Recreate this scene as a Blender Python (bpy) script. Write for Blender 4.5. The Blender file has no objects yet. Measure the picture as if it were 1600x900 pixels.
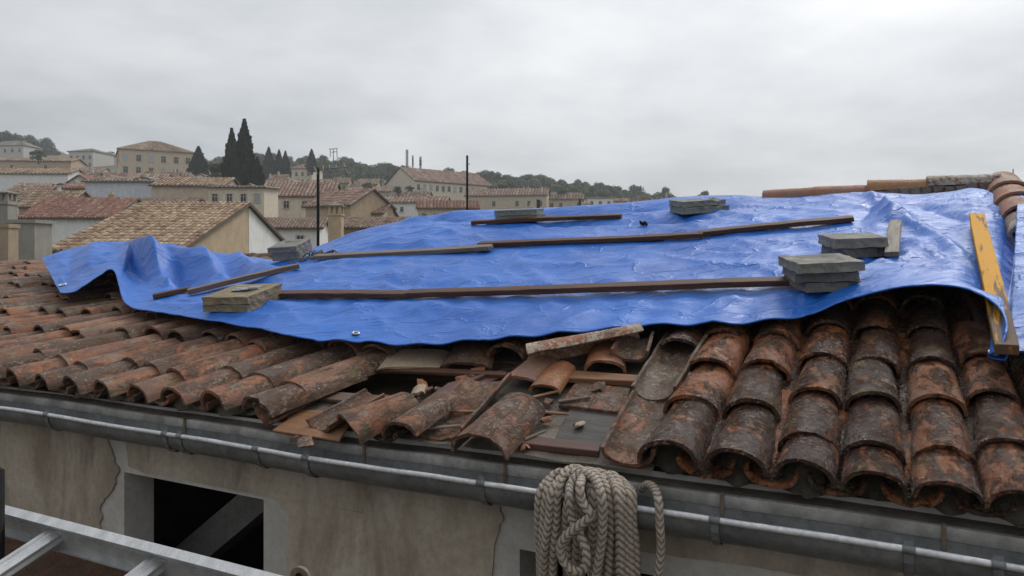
import bpy, bmesh, math, random
import numpy as np
from mathutils import Vector, Matrix, noise as mnoise
from mathutils.bvhtree import BVHTree
R = math.radians
rnd = random.Random(7)
scene = bpy.context.scene
COL = scene.collection

# ------------------------------------------------------------------ camera
F, HZ = 1164.0, 395.0            # focal length and horizon row, in photo pixels (1600x900)
cam_d = bpy.data.cameras.new('camera'); cam = bpy.data.objects.new('camera', cam_d); COL.objects.link(cam)
cam.location = (0, 0, 0); cam.rotation_euler = (R(90), 0, 0)
cam_d.sensor_width = 36; cam_d.lens = 36 * F / 1600; cam_d.shift_y = -(450 - HZ) / 1600
cam_d.clip_start = .05; cam_d.clip_end = 8000
scene.camera = cam

# ------------------------------------------------------------------ light
SUN_EL, SUN_AZ = R(48), R(38)    # azimuth to the right of the view axis
world = bpy.data.worlds.new('World'); scene.world = world; world.use_nodes = True
nt = world.node_tree; nt.nodes.clear()
wo = nt.nodes.new('ShaderNodeOutputWorld'); bg = nt.nodes.new('ShaderNodeBackground'); bg.inputs[1].default_value = .1
nt.links.new(bg.outputs[0], wo.inputs[0])
sky = nt.nodes.new('ShaderNodeTexSky'); sky.sky_type = 'NISHITA'; sky.sun_disc = False
sky.sun_elevation = SUN_EL; sky.sun_rotation = SUN_AZ
tc = nt.nodes.new('ShaderNodeTexCoord')
def wmath(op, a, b=None):
    m = nt.nodes.new('ShaderNodeMath'); m.operation = op
    for i, x in enumerate((a, b)):
        if x is None: continue
        if isinstance(x, (int, float)): m.inputs[i].default_value = x
        else: nt.links.new(x, m.inputs[i])
    return m.outputs[0]
sep = nt.nodes.new('ShaderNodeSeparateXYZ'); nt.links.new(tc.outputs['Generated'], sep.inputs[0])
zz = wmath('ADD', wmath('MAXIMUM', sep.outputs[2], 0.0), .16)
cmb = nt.nodes.new('ShaderNodeCombineXYZ')
nt.links.new(wmath('DIVIDE', sep.outputs[0], zz), cmb.inputs[0]); nt.links.new(wmath('DIVIDE', sep.outputs[1], zz), cmb.inputs[1])
n1 = nt.nodes.new('ShaderNodeTexNoise'); n1.inputs['Scale'].default_value = .55; n1.inputs['Detail'].default_value = 7; n1.inputs['Roughness'].default_value = .52; n1.inputs['Distortion'].default_value = .35
n2 = nt.nodes.new('ShaderNodeTexNoise'); n2.inputs['Scale'].default_value = 1.6; n2.inputs['Detail'].default_value = 6; n2.inputs['Roughness'].default_value = .55
nt.links.new(cmb.outputs[0], n1.inputs['Vector']); nt.links.new(cmb.outputs[0], n2.inputs['Vector'])
cl = wmath('ADD', wmath('MULTIPLY', n1.outputs[0], .72), wmath('MULTIPLY', n2.outputs[0], .28))
dot = nt.nodes.new('ShaderNodeVectorMath'); dot.operation = 'DOT_PRODUCT'; nt.links.new(tc.outputs['Generated'], dot.inputs[0])
dot.inputs[1].default_value = (math.sin(SUN_AZ) * math.cos(R(14)), math.cos(SUN_AZ) * math.cos(R(14)), math.sin(R(14)))
glow = wmath('MULTIPLY', wmath('POWER', wmath('MAXIMUM', dot.outputs['Value'], 0.0), 6.0), .1)
cr = nt.nodes.new('ShaderNodeValToRGB'); nt.links.new(wmath('ADD', cl, glow), cr.inputs[0])
els = cr.color_ramp.elements
els[0].position = .39; els[0].color = (.46, .48, .51, 1)
els[1].position = .68; els[1].color = (.86, .865, .87, 1)
for p, c in ((.46, (.56, .58, .6, 1)), (.54, (.67, .68, .695, 1))):
    q = els.new(p); q.color = c
sc10 = nt.nodes.new('ShaderNodeVectorMath'); sc10.operation = 'SCALE'; sc10.inputs['Scale'].default_value = 10
zen = wmath('ADD', wmath('MULTIPLY', wmath('MAXIMUM', sep.outputs[2], 0.0), .75), .9)
side = wmath('ADD', wmath('MULTIPLY', dot.outputs['Value'], .23), .77)
nt.links.new(cr.outputs[0], sc10.inputs[0]); nt.links.new(wmath('MULTIPLY', wmath('MULTIPLY', zen, side), 10.0), sc10.inputs['Scale'])
mx = nt.nodes.new('ShaderNodeMixRGB'); mx.inputs[0].default_value = .93
nt.links.new(sky.outputs[0], mx.inputs[1]); nt.links.new(sc10.outputs[0], mx.inputs[2]); nt.links.new(mx.outputs[0], bg.inputs[0])
sun_d = bpy.data.lights.new('sun', 'SUN'); sun = bpy.data.objects.new('sun', sun_d); COL.objects.link(sun)
sun_d.energy = 1.5; sun_d.angle = R(20); sun_d.color = (1, .97, .92)
sun.rotation_euler = (R(90) - SUN_EL, 0, math.pi - SUN_AZ)
scene.view_settings.view_transform = 'Standard'; scene.view_settings.look = 'None'
scene.view_settings.exposure = .3; scene.view_settings.gamma = 1; scene.view_settings.use_curve_mapping = False

# ------------------------------------------------------------------ roof frame: u along the eave (to the left), v horizontally up the slope
_a = math.atan(2341 / F)
EU = Vector((-math.sin(_a), math.cos(_a), 0)); EN = Vector((math.cos(_a), math.sin(_a), 0))
B0 = Vector((1.5541, 2.2612, 0)); ZB = -.961
VR = 4.4
def tn(u):
    u = min(max(u, -2), 15); a = .305 - .0105 * (u + .45); b = .178 - .0055 * (u - 7)
    t = min(max((u - 4.3) / 2.6, 0), 1); t = t * t * (3 - 2 * t); return a * (1 - t) + b * t
def S(u, v):                      # roof deck height (an old, slightly twisted roof)
    return ZB + .05 + (v * tn(u) if v <= VR else VR * tn(u) - (v - VR) * tn(u))
def W(u, v, h=0.0):
    p = B0 + EU * u + EN * v; p.z = S(u, v) + h; return p
def uv(p):
    d = Vector((p.x - B0.x, p.y - B0.y, 0)); return d.dot(EU), d.dot(EN)
def px(p): return 800 + F * p.x / p.y, HZ - F * p.z / p.y
def ray(x, y): return Vector(((x - 800) / F, 1, (HZ - y) / F))
def un(x, y, h):                  # where the line of sight through a photo pixel meets the roof raised by h
    r = ray(x, y); Z = .8
    while Z < 60:
        p = r * Z; u, v = uv(p)
        if p.z - S(u, v) - h <= 0: break
        Z *= 1.01
    lo, hi = Z / 1.01, Z
    for _ in range(14):
        m = (lo + hi) / 2; p = r * m; u, v = uv(p)
        if p.z - S(u, v) - h <= 0: hi = m
        else: lo = m
    return uv(r * hi)
def at_v(x, y, v):                # where it meets the upright plane v = const
    r = ray(x, y); Z = (v + B0.dot(EN)) / r.dot(EN)
    return r * Z
def at_Z(x, y, Z): return ray(x, y) * Z

# ------------------------------------------------------------------ object helpers
WM = {}
def tag(o, label=None, cat=None, group=None, kind=None):
    if label: o['label'] = label
    if cat: o['category'] = cat
    if group: o['group'] = group
    if kind: o['kind'] = kind
    return o
def link(name, data, parent=None, M=None):
    o = bpy.data.objects.new(name, data); COL.objects.link(o)
    M = M if M is not None else (WM[parent] if parent is not None and False else Matrix.Identity(4))
    if parent is not None:
        o.parent = parent; o.matrix_parent_inverse = WM[parent].inverted()
    o.matrix_basis = M; WM[o] = M.copy()
    return o
def thing(name, label, cat, M=None, group=None):
    if isinstance(M, Vector): M = Matrix.Translation(M)
    o = link(name, None, None, M); o.empty_display_size = .2
    return tag(o, label, cat, group)
class MB:
    def __init__(s): s.v = []; s.f = []; s.m = []; s.t = []; s.sm = []
    def face(s, idx, m=0, t=.5, smooth=False): s.f.append(tuple(idx)); s.m.append(m); s.t.append(t); s.sm.append(smooth)
    def poly(s, pts, m=0, t=.5, smooth=False):
        k = len(s.v); s.v.extend(tuple(p) for p in pts); s.face(range(k, k + len(pts)), m, t, smooth)
    def par(s, o, a, b, c, m=0, t=.5):      # parallelepiped, corner + three edges
        o, a, b, c = map(Vector, (o, a, b, c))
        if a.cross(b).dot(c) < 0: a, b = b, a
        k = len(s.v)
        s.v.extend(tuple(p) for p in (o, o + a, o + a + b, o + b, o + c, o + a + c, o + a + b + c, o + b + c))
        for q in ((0, 3, 2, 1), (4, 5, 6, 7), (0, 1, 5, 4), (1, 2, 6, 5), (2, 3, 7, 6), (3, 0, 4, 7)): s.face([k + i for i in q], m, t)
    def box(s, c, d, m=0, t=.5):
        c = Vector(c); s.par(c - Vector(d) / 2, (d[0], 0, 0), (0, d[1], 0), (0, 0, d[2]), m, t)
    def tube(s, pts, r, n=8, m=0, caps=True, t=.5, rf=None):
        pts = [Vector(p) for p in pts]; k0 = len(s.v); up = None; L = 0
        for i, p in enumerate(pts):
            d = (pts[min(i + 1, len(pts) - 1)] - pts[max(i - 1, 0)]).normalized()
            if up is None: up = Vector((0, 0, 1)) if abs(d.z) < .9 else Vector((1, 0, 0))
            x = d.cross(up).normalized(); up = x.cross(d).normalized()
            if i: L += (p - pts[i - 1]).length
            for j in range(n):
                a = 2 * math.pi * j / n
                rr = (r[i] if isinstance(r, (list, tuple)) else r) * (rf(L, a) if rf else 1)
                s.v.append(tuple(p + x * (rr * math.cos(a)) + up * (rr * math.sin(a))))
        for i in range(len(pts) - 1):
            for j in range(n):
                a = k0 + i * n + j; b = k0 + i * n + (j + 1) % n
                s.face((a, a + n, b + n, b), m, t, True)
        if caps:
            s.face([k0 + j for j in range(n)], m, t); e = k0 + (len(pts) - 1) * n
            s.face([e + n - 1 - j for j in range(n)], m, t)
    def mesh(s, name, mats):
        me = bpy.data.meshes.new(name); me.from_pydata(s.v, [], s.f)
        for m in (mats if isinstance(mats, (list, tuple)) else [mats]): me.materials.append(m)
        me.polygons.foreach_set('material_index', s.m); me.polygons.foreach_set('use_smooth', s.sm)
        at = me.attributes.new('tint', 'FLOAT', 'FACE'); at.data.foreach_set('value', s.t)
        me.update(); return me
    def build(s, name, mats, parent=None, M=None): return link(name, s.mesh(name, mats), parent, M)
def fb(p, sc, o=0.0): return mnoise.noise(Vector((p[0] * sc + o, p[1] * sc - o, p[2] * sc + 3.1 * o)))
def basis(o, X, Y, Z):
    return Matrix(((X[0], Y[0], Z[0], o[0]), (X[1], Y[1], Z[1], o[1]), (X[2], Y[2], Z[2], o[2]), (0, 0, 0, 1)))

# ------------------------------------------------------------------ material helpers
class NT:
    def __init__(s, name):
        s.m = bpy.data.materials.new(name); s.m.use_nodes = True; s.t = s.m.node_tree; s.n = s.t.nodes
        s.b = s.n['Principled BSDF']; s.tc = s.n.new('ShaderNodeTexCoord'); s.oi = s.n.new('ShaderNodeObjectInfo')
    def L(s, a, b): s.t.links.new(a, b)
    def set(s, k, v):
        i = s.b.inputs[k]
        if hasattr(v, 'node'): s.L(v, i)
        else: i.default_value = v if isinstance(v, (int, float)) else (*v, 1)
    def vec(s, scale=(1, 1, 1), rand=True, space='Object', rot=(0, 0, 0)):
        mp = s.n.new('ShaderNodeMapping'); s.L(s.tc.outputs[space], mp.inputs[0]); mp.inputs['Scale'].default_value = scale; mp.inputs['Rotation'].default_value = rot
        if rand:
            m = s.n.new('ShaderNodeMath'); m.operation = 'MULTIPLY'; s.L(s.oi.outputs['Random'], m.inputs[0]); m.inputs[1].default_value = 61.7
            s.L(m.outputs[0], mp.inputs['Location'])
        return mp.outputs[0]
    def noise(s, v, scale, detail=4, rough=.55, dist=0):
        q = s.n.new('ShaderNodeTexNoise'); s.L(v, q.inputs['Vector'])
        for k, x in (('Scale', scale), ('Detail', detail), ('Roughness', rough), ('Distortion', dist)): q.inputs[k].default_value = x
        return q.outputs[0]
    def voro(s, v, scale, out='Distance', feat='F1'):
        q = s.n.new('ShaderNodeTexVoronoi'); q.feature = feat; s.L(v, q.inputs['Vector']); q.inputs['Scale'].default_value = scale; return q.outputs[out]
    def ramp(s, fac, stops):
        q = s.n.new('ShaderNodeValToRGB'); s.L(fac, q.inputs[0]); e = q.color_ramp.elements
        while len(e) > 1: e.remove(e[-1])
        for i, (p, c) in enumerate(stops):
            x = e[0] if i == 0 else e.new(p)
            x.position = p; x.color = (c, c, c, 1) if isinstance(c, (int, float)) else (*c, 1)
        return q.outputs[0]
    def mix(s, fac, a, b, mode='MIX'):
        q = s.n.new('ShaderNodeMixRGB'); q.blend_type = mode
        for i, x in enumerate((fac, a, b)):
            if hasattr(x, 'node'): s.L(x, q.inputs[i])
            else: q.inputs[i].default_value = x if isinstance(x, (int, float)) and i == 0 else ((x, x, x, 1) if isinstance(x, (int, float)) else (*x, 1))
        return q.outputs[0]
    def math(s, op, a, b=0):
        q = s.n.new('ShaderNodeMath'); q.operation = op
        for i, x in enumerate((a, b)):
            if hasattr(x, 'node'): s.L(x, q.inputs[i])
            else: q.inputs[i].default_value = x
        return q.outputs[0]
    def attr(s, name='tint'):
        q = s.n.new('ShaderNodeAttribute'); q.attribute_name = name; return q.outputs['Fac']
    def bump(s, *hs):                       # (height, strength, distance)
        prev = None
        for h, st, di in hs:
            q = s.n.new('ShaderNodeBump'); s.L(h, q.inputs['Height']); q.inputs['Strength'].default_value = st; q.inputs['Distance'].default_value = di
            if prev: s.L(prev, q.inputs['Normal'])
            prev = q.outputs[0]
        s.L(prev, s.b.inputs['Normal'])
def tile_mat(name, tints, dark, lichen, moss, rough, wet, cover=.5, lich=.6, crust=1.0):
    k = NT(name); v = k.vec(); v2 = k.vec((1, .5, 1))
    base = k.ramp(k.oi.outputs['Random'], [(i / max(1, len(tints) - 1), c) for i, c in enumerate(tints)])
    big = k.noise(v, 4.5, 6, .62); mid = k.noise(v2, 15, 8, .7, .5); sm = k.noise(v, 46, 6, .72, .3); fine = k.noise(v, 120, 4, .7)
    c = k.mix(k.ramp(k.noise(v2, 9, 5, .6), [(.38, 0), (.6, 1)]), base, k.mix(.5, base, (.4, .14, .045)))
    c = k.mix(k.ramp(fine, [(.35, .35), (.6, 0)]), c, (.05, .03, .02))
    crusty = k.math('ADD', k.math('MULTIPLY', mid, .62), k.math('MULTIPLY', k.math('ADD', big, k.math('MULTIPLY', sm, .55)), .38 / 1.28))
    # old tiles differ: some nearly clean, some crusted all over
    per = k.math('MULTIPLY', k.math('SUBTRACT', k.math('FRACT', k.math('MULTIPLY', k.oi.outputs['Random'], 17.3)), .5), .15)
    crusty = k.math('ADD', crusty, per)
    mask = k.ramp(crusty, [(cover - .03, 0), (cover + .035, .93)])
    c = k.mix(mask, c, k.mix(k.ramp(sm, [(.4, 0), (.62, 1)]), dark, (dark[0] * 3.4, dark[1] * 2.5, dark[2] * 2.1)))
    lm = k.math('ADD', k.math('MULTIPLY', sm, .55), k.math('MULTIPLY', k.noise(v, 7.7, 5, .65), .45))
    c = k.mix(k.ramp(lm, [(lich - .045, 0), (lich, .85)]), c, lichen)
    c = k.mix(k.ramp(k.noise(v, 6.1, 6, .65), [(.6, 0), (.66, .7)]), c, moss)
    spots = k.math('LESS_THAN', k.voro(v, 48), .17); sel = k.ramp(big, [(.5, 0), (.55, .75)])
    c = k.mix(k.math('MULTIPLY', spots, sel), c, (.4, .36, .27))
    k.set('Base Color', c)
    k.set('Roughness', k.ramp(sm, [(.38, rough[0]), (.6, rough[1])]))
    k.set('Specular IOR Level', k.ramp(k.noise(v2, 11, 5, .65), [(.42, wet * .25), (.58, wet)]))
    k.bump((big, .25, .02), (mask, .55 * crust, .006), (mid, .7 * crust, .014), (sm, .9 * crust, .009), (fine, .5, .003))
    return k.m
M = {}
T_DRY = [(.185, .09, .06), (.21, .11, .075), (.16, .09, .068), (.235, .11, .072), (.15, .1, .075), (.21, .125, .09)]
T_WET = [(.19, .068, .03), (.24, .08, .032), (.16, .058, .03), (.26, .09, .034), (.18, .068, .036), (.21, .088, .046)]
M['tile_dry'] = tile_mat('weathered tile', T_DRY, (.038, .031, .025), (.23, .2, .15), (.14, .115, .05), (.42, .75), .35, .535, .59)
M['tile_wet'] = tile_mat('wet mossy tile', T_WET, (.011, .0075, .0058), (.24, .14, .085), (.12, .08, .014), (.08, .32), .62, .526, .6, 1.5)
M['tile_loose'] = tile_mat('loose tile', [(.14, .075, .055), (.17, .085, .06), (.11, .075, .055), (.17, .08, .055)], (.045, .038, .031), (.23, .2, .155), (.1, .09, .045), (.36, .7), .45, .535, .595)
M['tile_pale'] = tile_mat('lime crusted tile', [(.25, .13, .09), (.28, .15, .105)], (.08, .06, .05), (.46, .41, .34), (.3, .26, .2), (.5, .8), .4, .57, .52)
M['tile_new'] = tile_mat('pink ridge tile', [(.25, .15, .12), (.28, .17, .135), (.22, .135, .11)], (.1, .08, .065), (.3, .24, .18), (.25, .2, .12), (.5, .8), .4, .57, .62, .5)
M['tile_ochre'] = tile_mat('ochre ridge tile', [(.34, .2, .09), (.32, .19, .1)], (.12, .09, .065), (.36, .29, .18), (.3, .22, .1), (.5, .8), .4, .58, .62, .5)
M['tile_grey'] = tile_mat('grey ridge tile', [(.25, .19, .15), (.22, .18, .15)], (.08, .07, .06), (.46, .42, .37), (.22, .2, .14), (.5, .8), .3, .61, .53)
M['tile_orange'] = tile_mat('orange tile', [(.28, .12, .055), (.24, .1, .05)], (.07, .04, .028), (.3, .2, .13), (.2, .12, .05), (.4, .7), .5, .56, .6, .6)

def simple(name, base, base2, scale, rough=.8, spec=.4, bump=.3, bd=.01, fine=6, stretch=(1, 1, 1), dark=None, metal=0):
    k = NT(name); v = k.vec(stretch)
    a = k.noise(v, scale, 6, .62); b = k.noise(v, scale * fine, 5, .65)
    c = k.mix(k.ramp(a, [(.32, 0), (.68, 1)]), base, base2)
    c = k.mix(k.ramp(b, [(.3, .45), (.6, 0)]), c, dark or tuple(x * .35 for x in base))
    k.set('Base Color', c); k.set('Roughness', k.ramp(a, [(.3, rough * .8), (.7, min(1, rough * 1.1))])); k.set('Specular IOR Level', spec); k.set('Metallic', metal)
    k.bump((a, bump * .6, bd * 2), (b, bump, bd)); return k.m
# tarpaulin: woven polyethylene
def tarp_mat():
    k = NT('blue tarpaulin'); v = k.vec(rand=False); a = k.noise(v, 1.3, 5, .6)
    rv = (0, 0, .45); dn = k.noise(k.vec((1, 1, 1), False, rot=rv), 3, 4, .6)
    def creases(sx, sc):
        w = k.n.new('ShaderNodeVectorMath'); w.operation = 'MULTIPLY_ADD'; k.L(dn, w.inputs[0]); w.inputs[1].default_value = (.35, .35, .35); k.L(k.vec(sx, False, rot=rv), w.inputs[2])
        return k.ramp(k.voro(w.outputs[0], sc, 'Distance', 'DISTANCE_TO_EDGE'), [(0, 1), (.05, .45), (.3, 0)])
    c1 = creases((.7, 1.9, 1), 2.6); c2 = creases((.6, 2.2, 1), 7.5)
    b = k.noise(k.vec((.7, 1.8, 1), False, rot=rv), 24, 6, .68, .8); b2 = k.noise(k.vec((.6, 2.4, 1), False, rot=rv), 8, 6, .65, .8)
    c = k.mix(k.ramp(a, [(.3, 0), (.7, 1)]), (.005, .095, .42), (.009, .135, .54))
    dirt = k.noise(v, 2.7, 8, .72)
    c = k.mix(k.ramp(dirt, [(.58, 0), (.75, .22)]), c, (.1, .16, .4)); c = k.mix(k.ramp(c2, [(.3, 0), (1, .1)]), c, (.09, .22, .62))
    k.set('Base Color', c); k.set('Roughness', k.ramp(dirt, [(.35, .33), (.65, .5)])); k.set('Specular IOR Level', .5)
    k.bump((c1, .5, .02), (b2, .45, .03), (c2, .25, .006), (b, .4, .009)); return k.m
M['tarp'] = tarp_mat()
M['deck'] = simple('dirty mortar bed', (.12, .1, .08), (.06, .05, .042), 5, .8, .4, .8, .02)
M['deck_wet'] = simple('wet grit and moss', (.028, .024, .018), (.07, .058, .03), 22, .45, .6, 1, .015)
M['ledge'] = simple('pale cement bed', (.24, .205, .165), (.13, .11, .09), 7, .85, .3, .8, .015)
M['hole'] = simple('stained boarding', (.12, .088, .055), (.06, .046, .03), 6, .85, .3, .5, .01)
M['tile_sand'] = simple('pale sandy tile', (.42, .33, .24), (.3, .22, .16), 9, .8, .25, .5, .006)
M['board'] = simple('dark grey boarding', (.085, .078, .07), (.055, .05, .045), 6, .7, .35, .4, .006, 6, (1, 5, 1))
M['wood_dark'] = simple('dark wet plank', (.055, .026, .016), (.13, .063, .038), 4, .6, .22, .5, .004, 9, (1, 9, 9))
M['wood_grey'] = simple('grey weathered plank', (.2, .165, .13), (.12, .09, .07), 4, .7, .4, .5, .004, 9, (1, 9, 9))
M['wood_brown'] = simple('brown wet plank', (.1, .06, .04), (.16, .105, .075), 4, .5, .5, .5, .004, 9, (1, 9, 9))
M['wood_orange'] = simple('orange batten', (.26, .13, .06), (.17, .08, .04), 4, .6, .4, .5, .004, 9, (1, 9, 9))
M['wood_red'] = simple('red brown batten', (.12, .055, .04), (.075, .04, .033), 4, .6, .4, .5, .004, 9, (1, 9, 9))
def yellow_mat():
    k = NT('yellow painted plank'); v = k.vec((.6, 5, 5)); a = k.noise(v, 5, 7, .68); b = k.noise(v, 26, 5, .7)
    w = k.mix(b, (.075, .045, .028), (.16, .105, .065)); y = k.mix(b, (.52, .235, .008), (.6, .3, .012))
    sx = k.n.new('ShaderNodeSeparateXYZ'); k.L(k.tc.outputs['Object'], sx.inputs[0])
    wear = k.math('ADD', a, k.math('MULTIPLY', k.math('ABSOLUTE', k.math('SUBTRACT', sx.outputs[0], 1.5)), .17))
    k.set('Base Color', k.mix(k.ramp(wear, [(.62, 0), (.69, 1)]), y, w)); k.set('Roughness', .7); k.set('Specular IOR Level', .2); k.bump((a, .3, .004), (b, .4, .003)); return k.m
M['wood_yellow'] = yellow_mat()
M['slab_ochre'] = simple('ochre lichened concrete', (.29, .235, .15), (.2, .16, .1), 9, .85, .3, .9, .006, 7)
M['slab_grey'] = simple('grey concrete', (.26, .25, .22), (.17, .163, .145), 9, .85, .3, .9, .006, 7)
M['slab_dark'] = simple('dark wet concrete', (.15, .145, .13), (.1, .096, .085), 9, .7, .4, .9, .006, 7)
M['slab_green'] = simple('greenish concrete', (.24, .25, .215), (.16, .17, .14), 9, .85, .3, .9, .006, 7)
M['zinc'] = simple('zinc gutter', (.13, .138, .143), (.22, .228, .23), 3, .5, .5, .3, .006, 8, (1, 1, 1), (.055, .055, .055), .35)
M['zinc_dirty'] = simple('dirty zinc flashing', (.36, .355, .335), (.17, .16, .145), 6, .65, .45, .3, .004, 6, (1, 1, 1), None, .2)
M['zinc_bead'] = simple('bright gutter bead', (.66, .67, .69), (.5, .51, .53), 9, .4, .5, .1, .002, 6, (1, 1, 1), (.2, .19, .18), .25)
M['aluminium'] = simple('scratched aluminium', (.55, .56, .57), (.38, .39, .4), 5, .42, .5, .15, .002, 12, (8, 1, 8), (.2, .2, .2), .55)
M['black'] = simple('black painted steel', (.01, .01, .011), (.018, .018, .018), 8, .85, .12, .1, .002)
M['rust'] = simple('rusty plate', (.13, .09, .06), (.22, .18, .13), 20, .7, .4, .5, .003)
M['metal'] = simple('bright steel ring', (.6, .6, .6), (.4, .4, .4), 20, .35, .5, .1, .001, 6, (1, 1, 1), None, .8)
def render_mat(name, a, b, streak, st=.5):
    k = NT(name); v = k.vec(rand=False); n = k.noise(v, 2.2, 7, .65); n2 = k.noise(v, 28, 5, .7); s = k.noise(k.vec((1.3, 1.3, .4), False), 2.6, 7, .68, .6)
    c = k.mix(k.ramp(n, [(.33, 0), (.66, 1)]), a, b); c = k.mix(k.ramp(s, [(.46, 0), (.68, st)]), c, streak)
    c = k.mix(k.ramp(n2, [(.3, .35), (.55, 0)]), c, tuple(x * .45 for x in a))
    k.set('Base Color', c); k.set('Roughness', .85); k.set('Specular IOR Level', .3); k.bump((n, .35, .02), (n2, .6, .005)); return k.m
M['render'] = render_mat('stained brown render', (.31, .262, .205), (.42, .37, .305), (.145, .11, .08), .8)
M['undercoat'] = render_mat('grey rough undercoat', (.47, .45, .42), (.34, .325, .3), (.25, .22, .2), .3)
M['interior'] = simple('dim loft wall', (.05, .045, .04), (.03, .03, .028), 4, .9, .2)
M['mossroof'] = simple('mossy brown lower roof', (.11, .045, .025), (.05, .035, .02), 9, .8, .3, 1, .03, 5)
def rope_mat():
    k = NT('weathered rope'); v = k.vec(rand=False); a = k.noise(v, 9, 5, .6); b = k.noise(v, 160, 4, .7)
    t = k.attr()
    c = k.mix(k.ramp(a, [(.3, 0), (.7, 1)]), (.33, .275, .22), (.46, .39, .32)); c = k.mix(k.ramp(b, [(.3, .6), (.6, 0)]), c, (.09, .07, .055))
    c = k.mix(k.ramp(t, [(.0, .9), (.5, .1), (.7, 0)]), c, (.05, .04, .034))  # grooves between strands darkened in the colour, as painted shade
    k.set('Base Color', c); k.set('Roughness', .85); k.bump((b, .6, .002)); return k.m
M['rope'] = rope_mat()
# ================================================================== THE NEAR HOUSE
house = thing('old_house', 'near house with rust coloured canal tile roof, metal gutter and stained render wall', 'house', W(2, 2, -.5))
UL, UR = 17.0, -.55              # roof ends, left and right
# ---- roof deck (a sheet with the opening where the boards have been taken up)
HOLE = [un(x, y, 0) for x, y in ((505, 620), (752, 620), (800, 572), (560, 565))]
def in_hole(u, v):
    r = False; j = len(HOLE) - 1
    for i in range(len(HOLE)):
        (x1, y1), (x2, y2) = HOLE[i], HOLE[j]
        if (y1 > v) != (y2 > v) and u < (x2 - x1) * (v - y1) / (y2 - y1) + x1: r = not r
        j = i
    return r
m = MB(); nu, nv = 240, 60
US = [UR + (UL - UR) * (i / nu) ** 1.35 for i in range(nu + 1)]; VS = [.2 + (VR - .2) * (j / nv) ** 1.3 for j in range(nv + 1)]
for u in US:
    for v in VS:
        p = W(u, v, 0); m.v.append((p.x, p.y, p.z + .012 * fb(p, 3) + .008 * fb(p, 9)))
for i in range(nu):
    for j in range(nv):
        if in_hole((US[i] + US[i + 1]) / 2, (VS[j] + VS[j + 1]) / 2): continue
        a = i * (nv + 1) + j; m.face((a, a + 1, a + nv + 2, a + nv + 1), 0, .5, True)
for i in range(0, nu, 4): m.poly([W(US[i], VR), W(US[i], 2 * VR), W(US[i + 4], 2 * VR), W(US[i + 4], VR)])
deck = m.build('roof_deck', M['deck'], house)
# the opening: boarding lower down, with raw sides
m = MB(); lo = [W(u, v, -.13) for u, v in HOLE]; hi = [W(u, v, .0) for u, v in HOLE]
c = sum(lo, Vector()) / 4; lo2 = [c + (p - c) * 1.25 for p in lo]
m.poly(lo2)
for i in range(4):
    j = (i + 1) % 4; h2 = [c + (p - c) * 1.12 for p in (hi[i], hi[j])]; 
    m.poly([lo2[i], lo2[j], h2[1], h2[0]])
m.build('opening_floor', M['hole'], house)
# ---- walls
VW = .2                          # wall face behind the gutter
def Wz(u, v, z): p = B0 + EU * u + EN * v; p.z = z; return p
def wallpt(x, y, v=VW): return at_v(x, y, v)
WT = -.94; WB = -9.0
win = [wallpt(*q) for q in ((194, 739), (412, 779), (412, 910), (194, 910))]
u0, u1 = uv(win[0])[0], uv(win[1])[0]; zt = (win[0].z + win[1].z) / 2; zb_ = win[3].z - .05
small = [wallpt(*q) for q in ((812, 858), (1172, 858))]; su0, su1 = uv(small[0])[0], uv(small[1])[0]; szt = small[0].z
m = MB()
def wp(a, b, z0, z1, v=VW): m.poly([Wz(a, v, z0), Wz(b, v, z0), Wz(b, v, z1), Wz(a, v, z1)])
wp(UL, u0, WB, WT); wp(u0, u1, zt, WT); wp(u0, u1, WB, zb_); wp(u1, su0, WB, WT); wp(su0, su1, szt - .0, WT); wp(su0, su1, WB, szt - .6); wp(su1, UR, WB, WT)
DP = .2
for a, b, t_, b_ in ((u0, u1, zt, zb_), (su0, su1, szt, szt - .6)):           # reveals
    for (p, q, z0, z1) in ((a, a, b_, t_), (b, b, b_, t_)): m.poly([Wz(p, VW, z0), Wz(p, VW + DP, z0), Wz(p, VW + DP, z1), Wz(p, VW, z1)])
    m.poly([Wz(a, VW, t_), Wz(b, VW, t_), Wz(b, VW + DP, t_), Wz(a, VW + DP, t_)]); m.poly([Wz(a, VW, b_), Wz(b, VW, b_), Wz(b, VW + DP, b_), Wz(a, VW + DP, b_)])
# back and end walls
VB = 2 * VR - .2
m.poly([Wz(UL - .2, VW, WB), Wz(UL - .2, VB, WB), Wz(UL - .2, VB, WT), Wz(UL - .2, VR, S(UL, VR) - .05), Wz(UL - .2, VW, WT)])
m.poly([Wz(UR + .2, VW, WB), Wz(UR + .2, VB, WB), Wz(UR + .2, VB, WT), Wz(UR + .2, VR, S(UR, VR) - .05), Wz(UR + .2, VW, WT)])
m.poly([Wz(UL, VB, WB), Wz(UR, VB, WB), Wz(UR, VB, WT), Wz(UL, VB, WT)])
m.poly([Wz(UL, VW, WT), Wz(UR, VW, WT), W(UR, .22, -.03), W(UL, .22, -.03)])
wall = m.build('wall', M['undercoat'], house)
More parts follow.
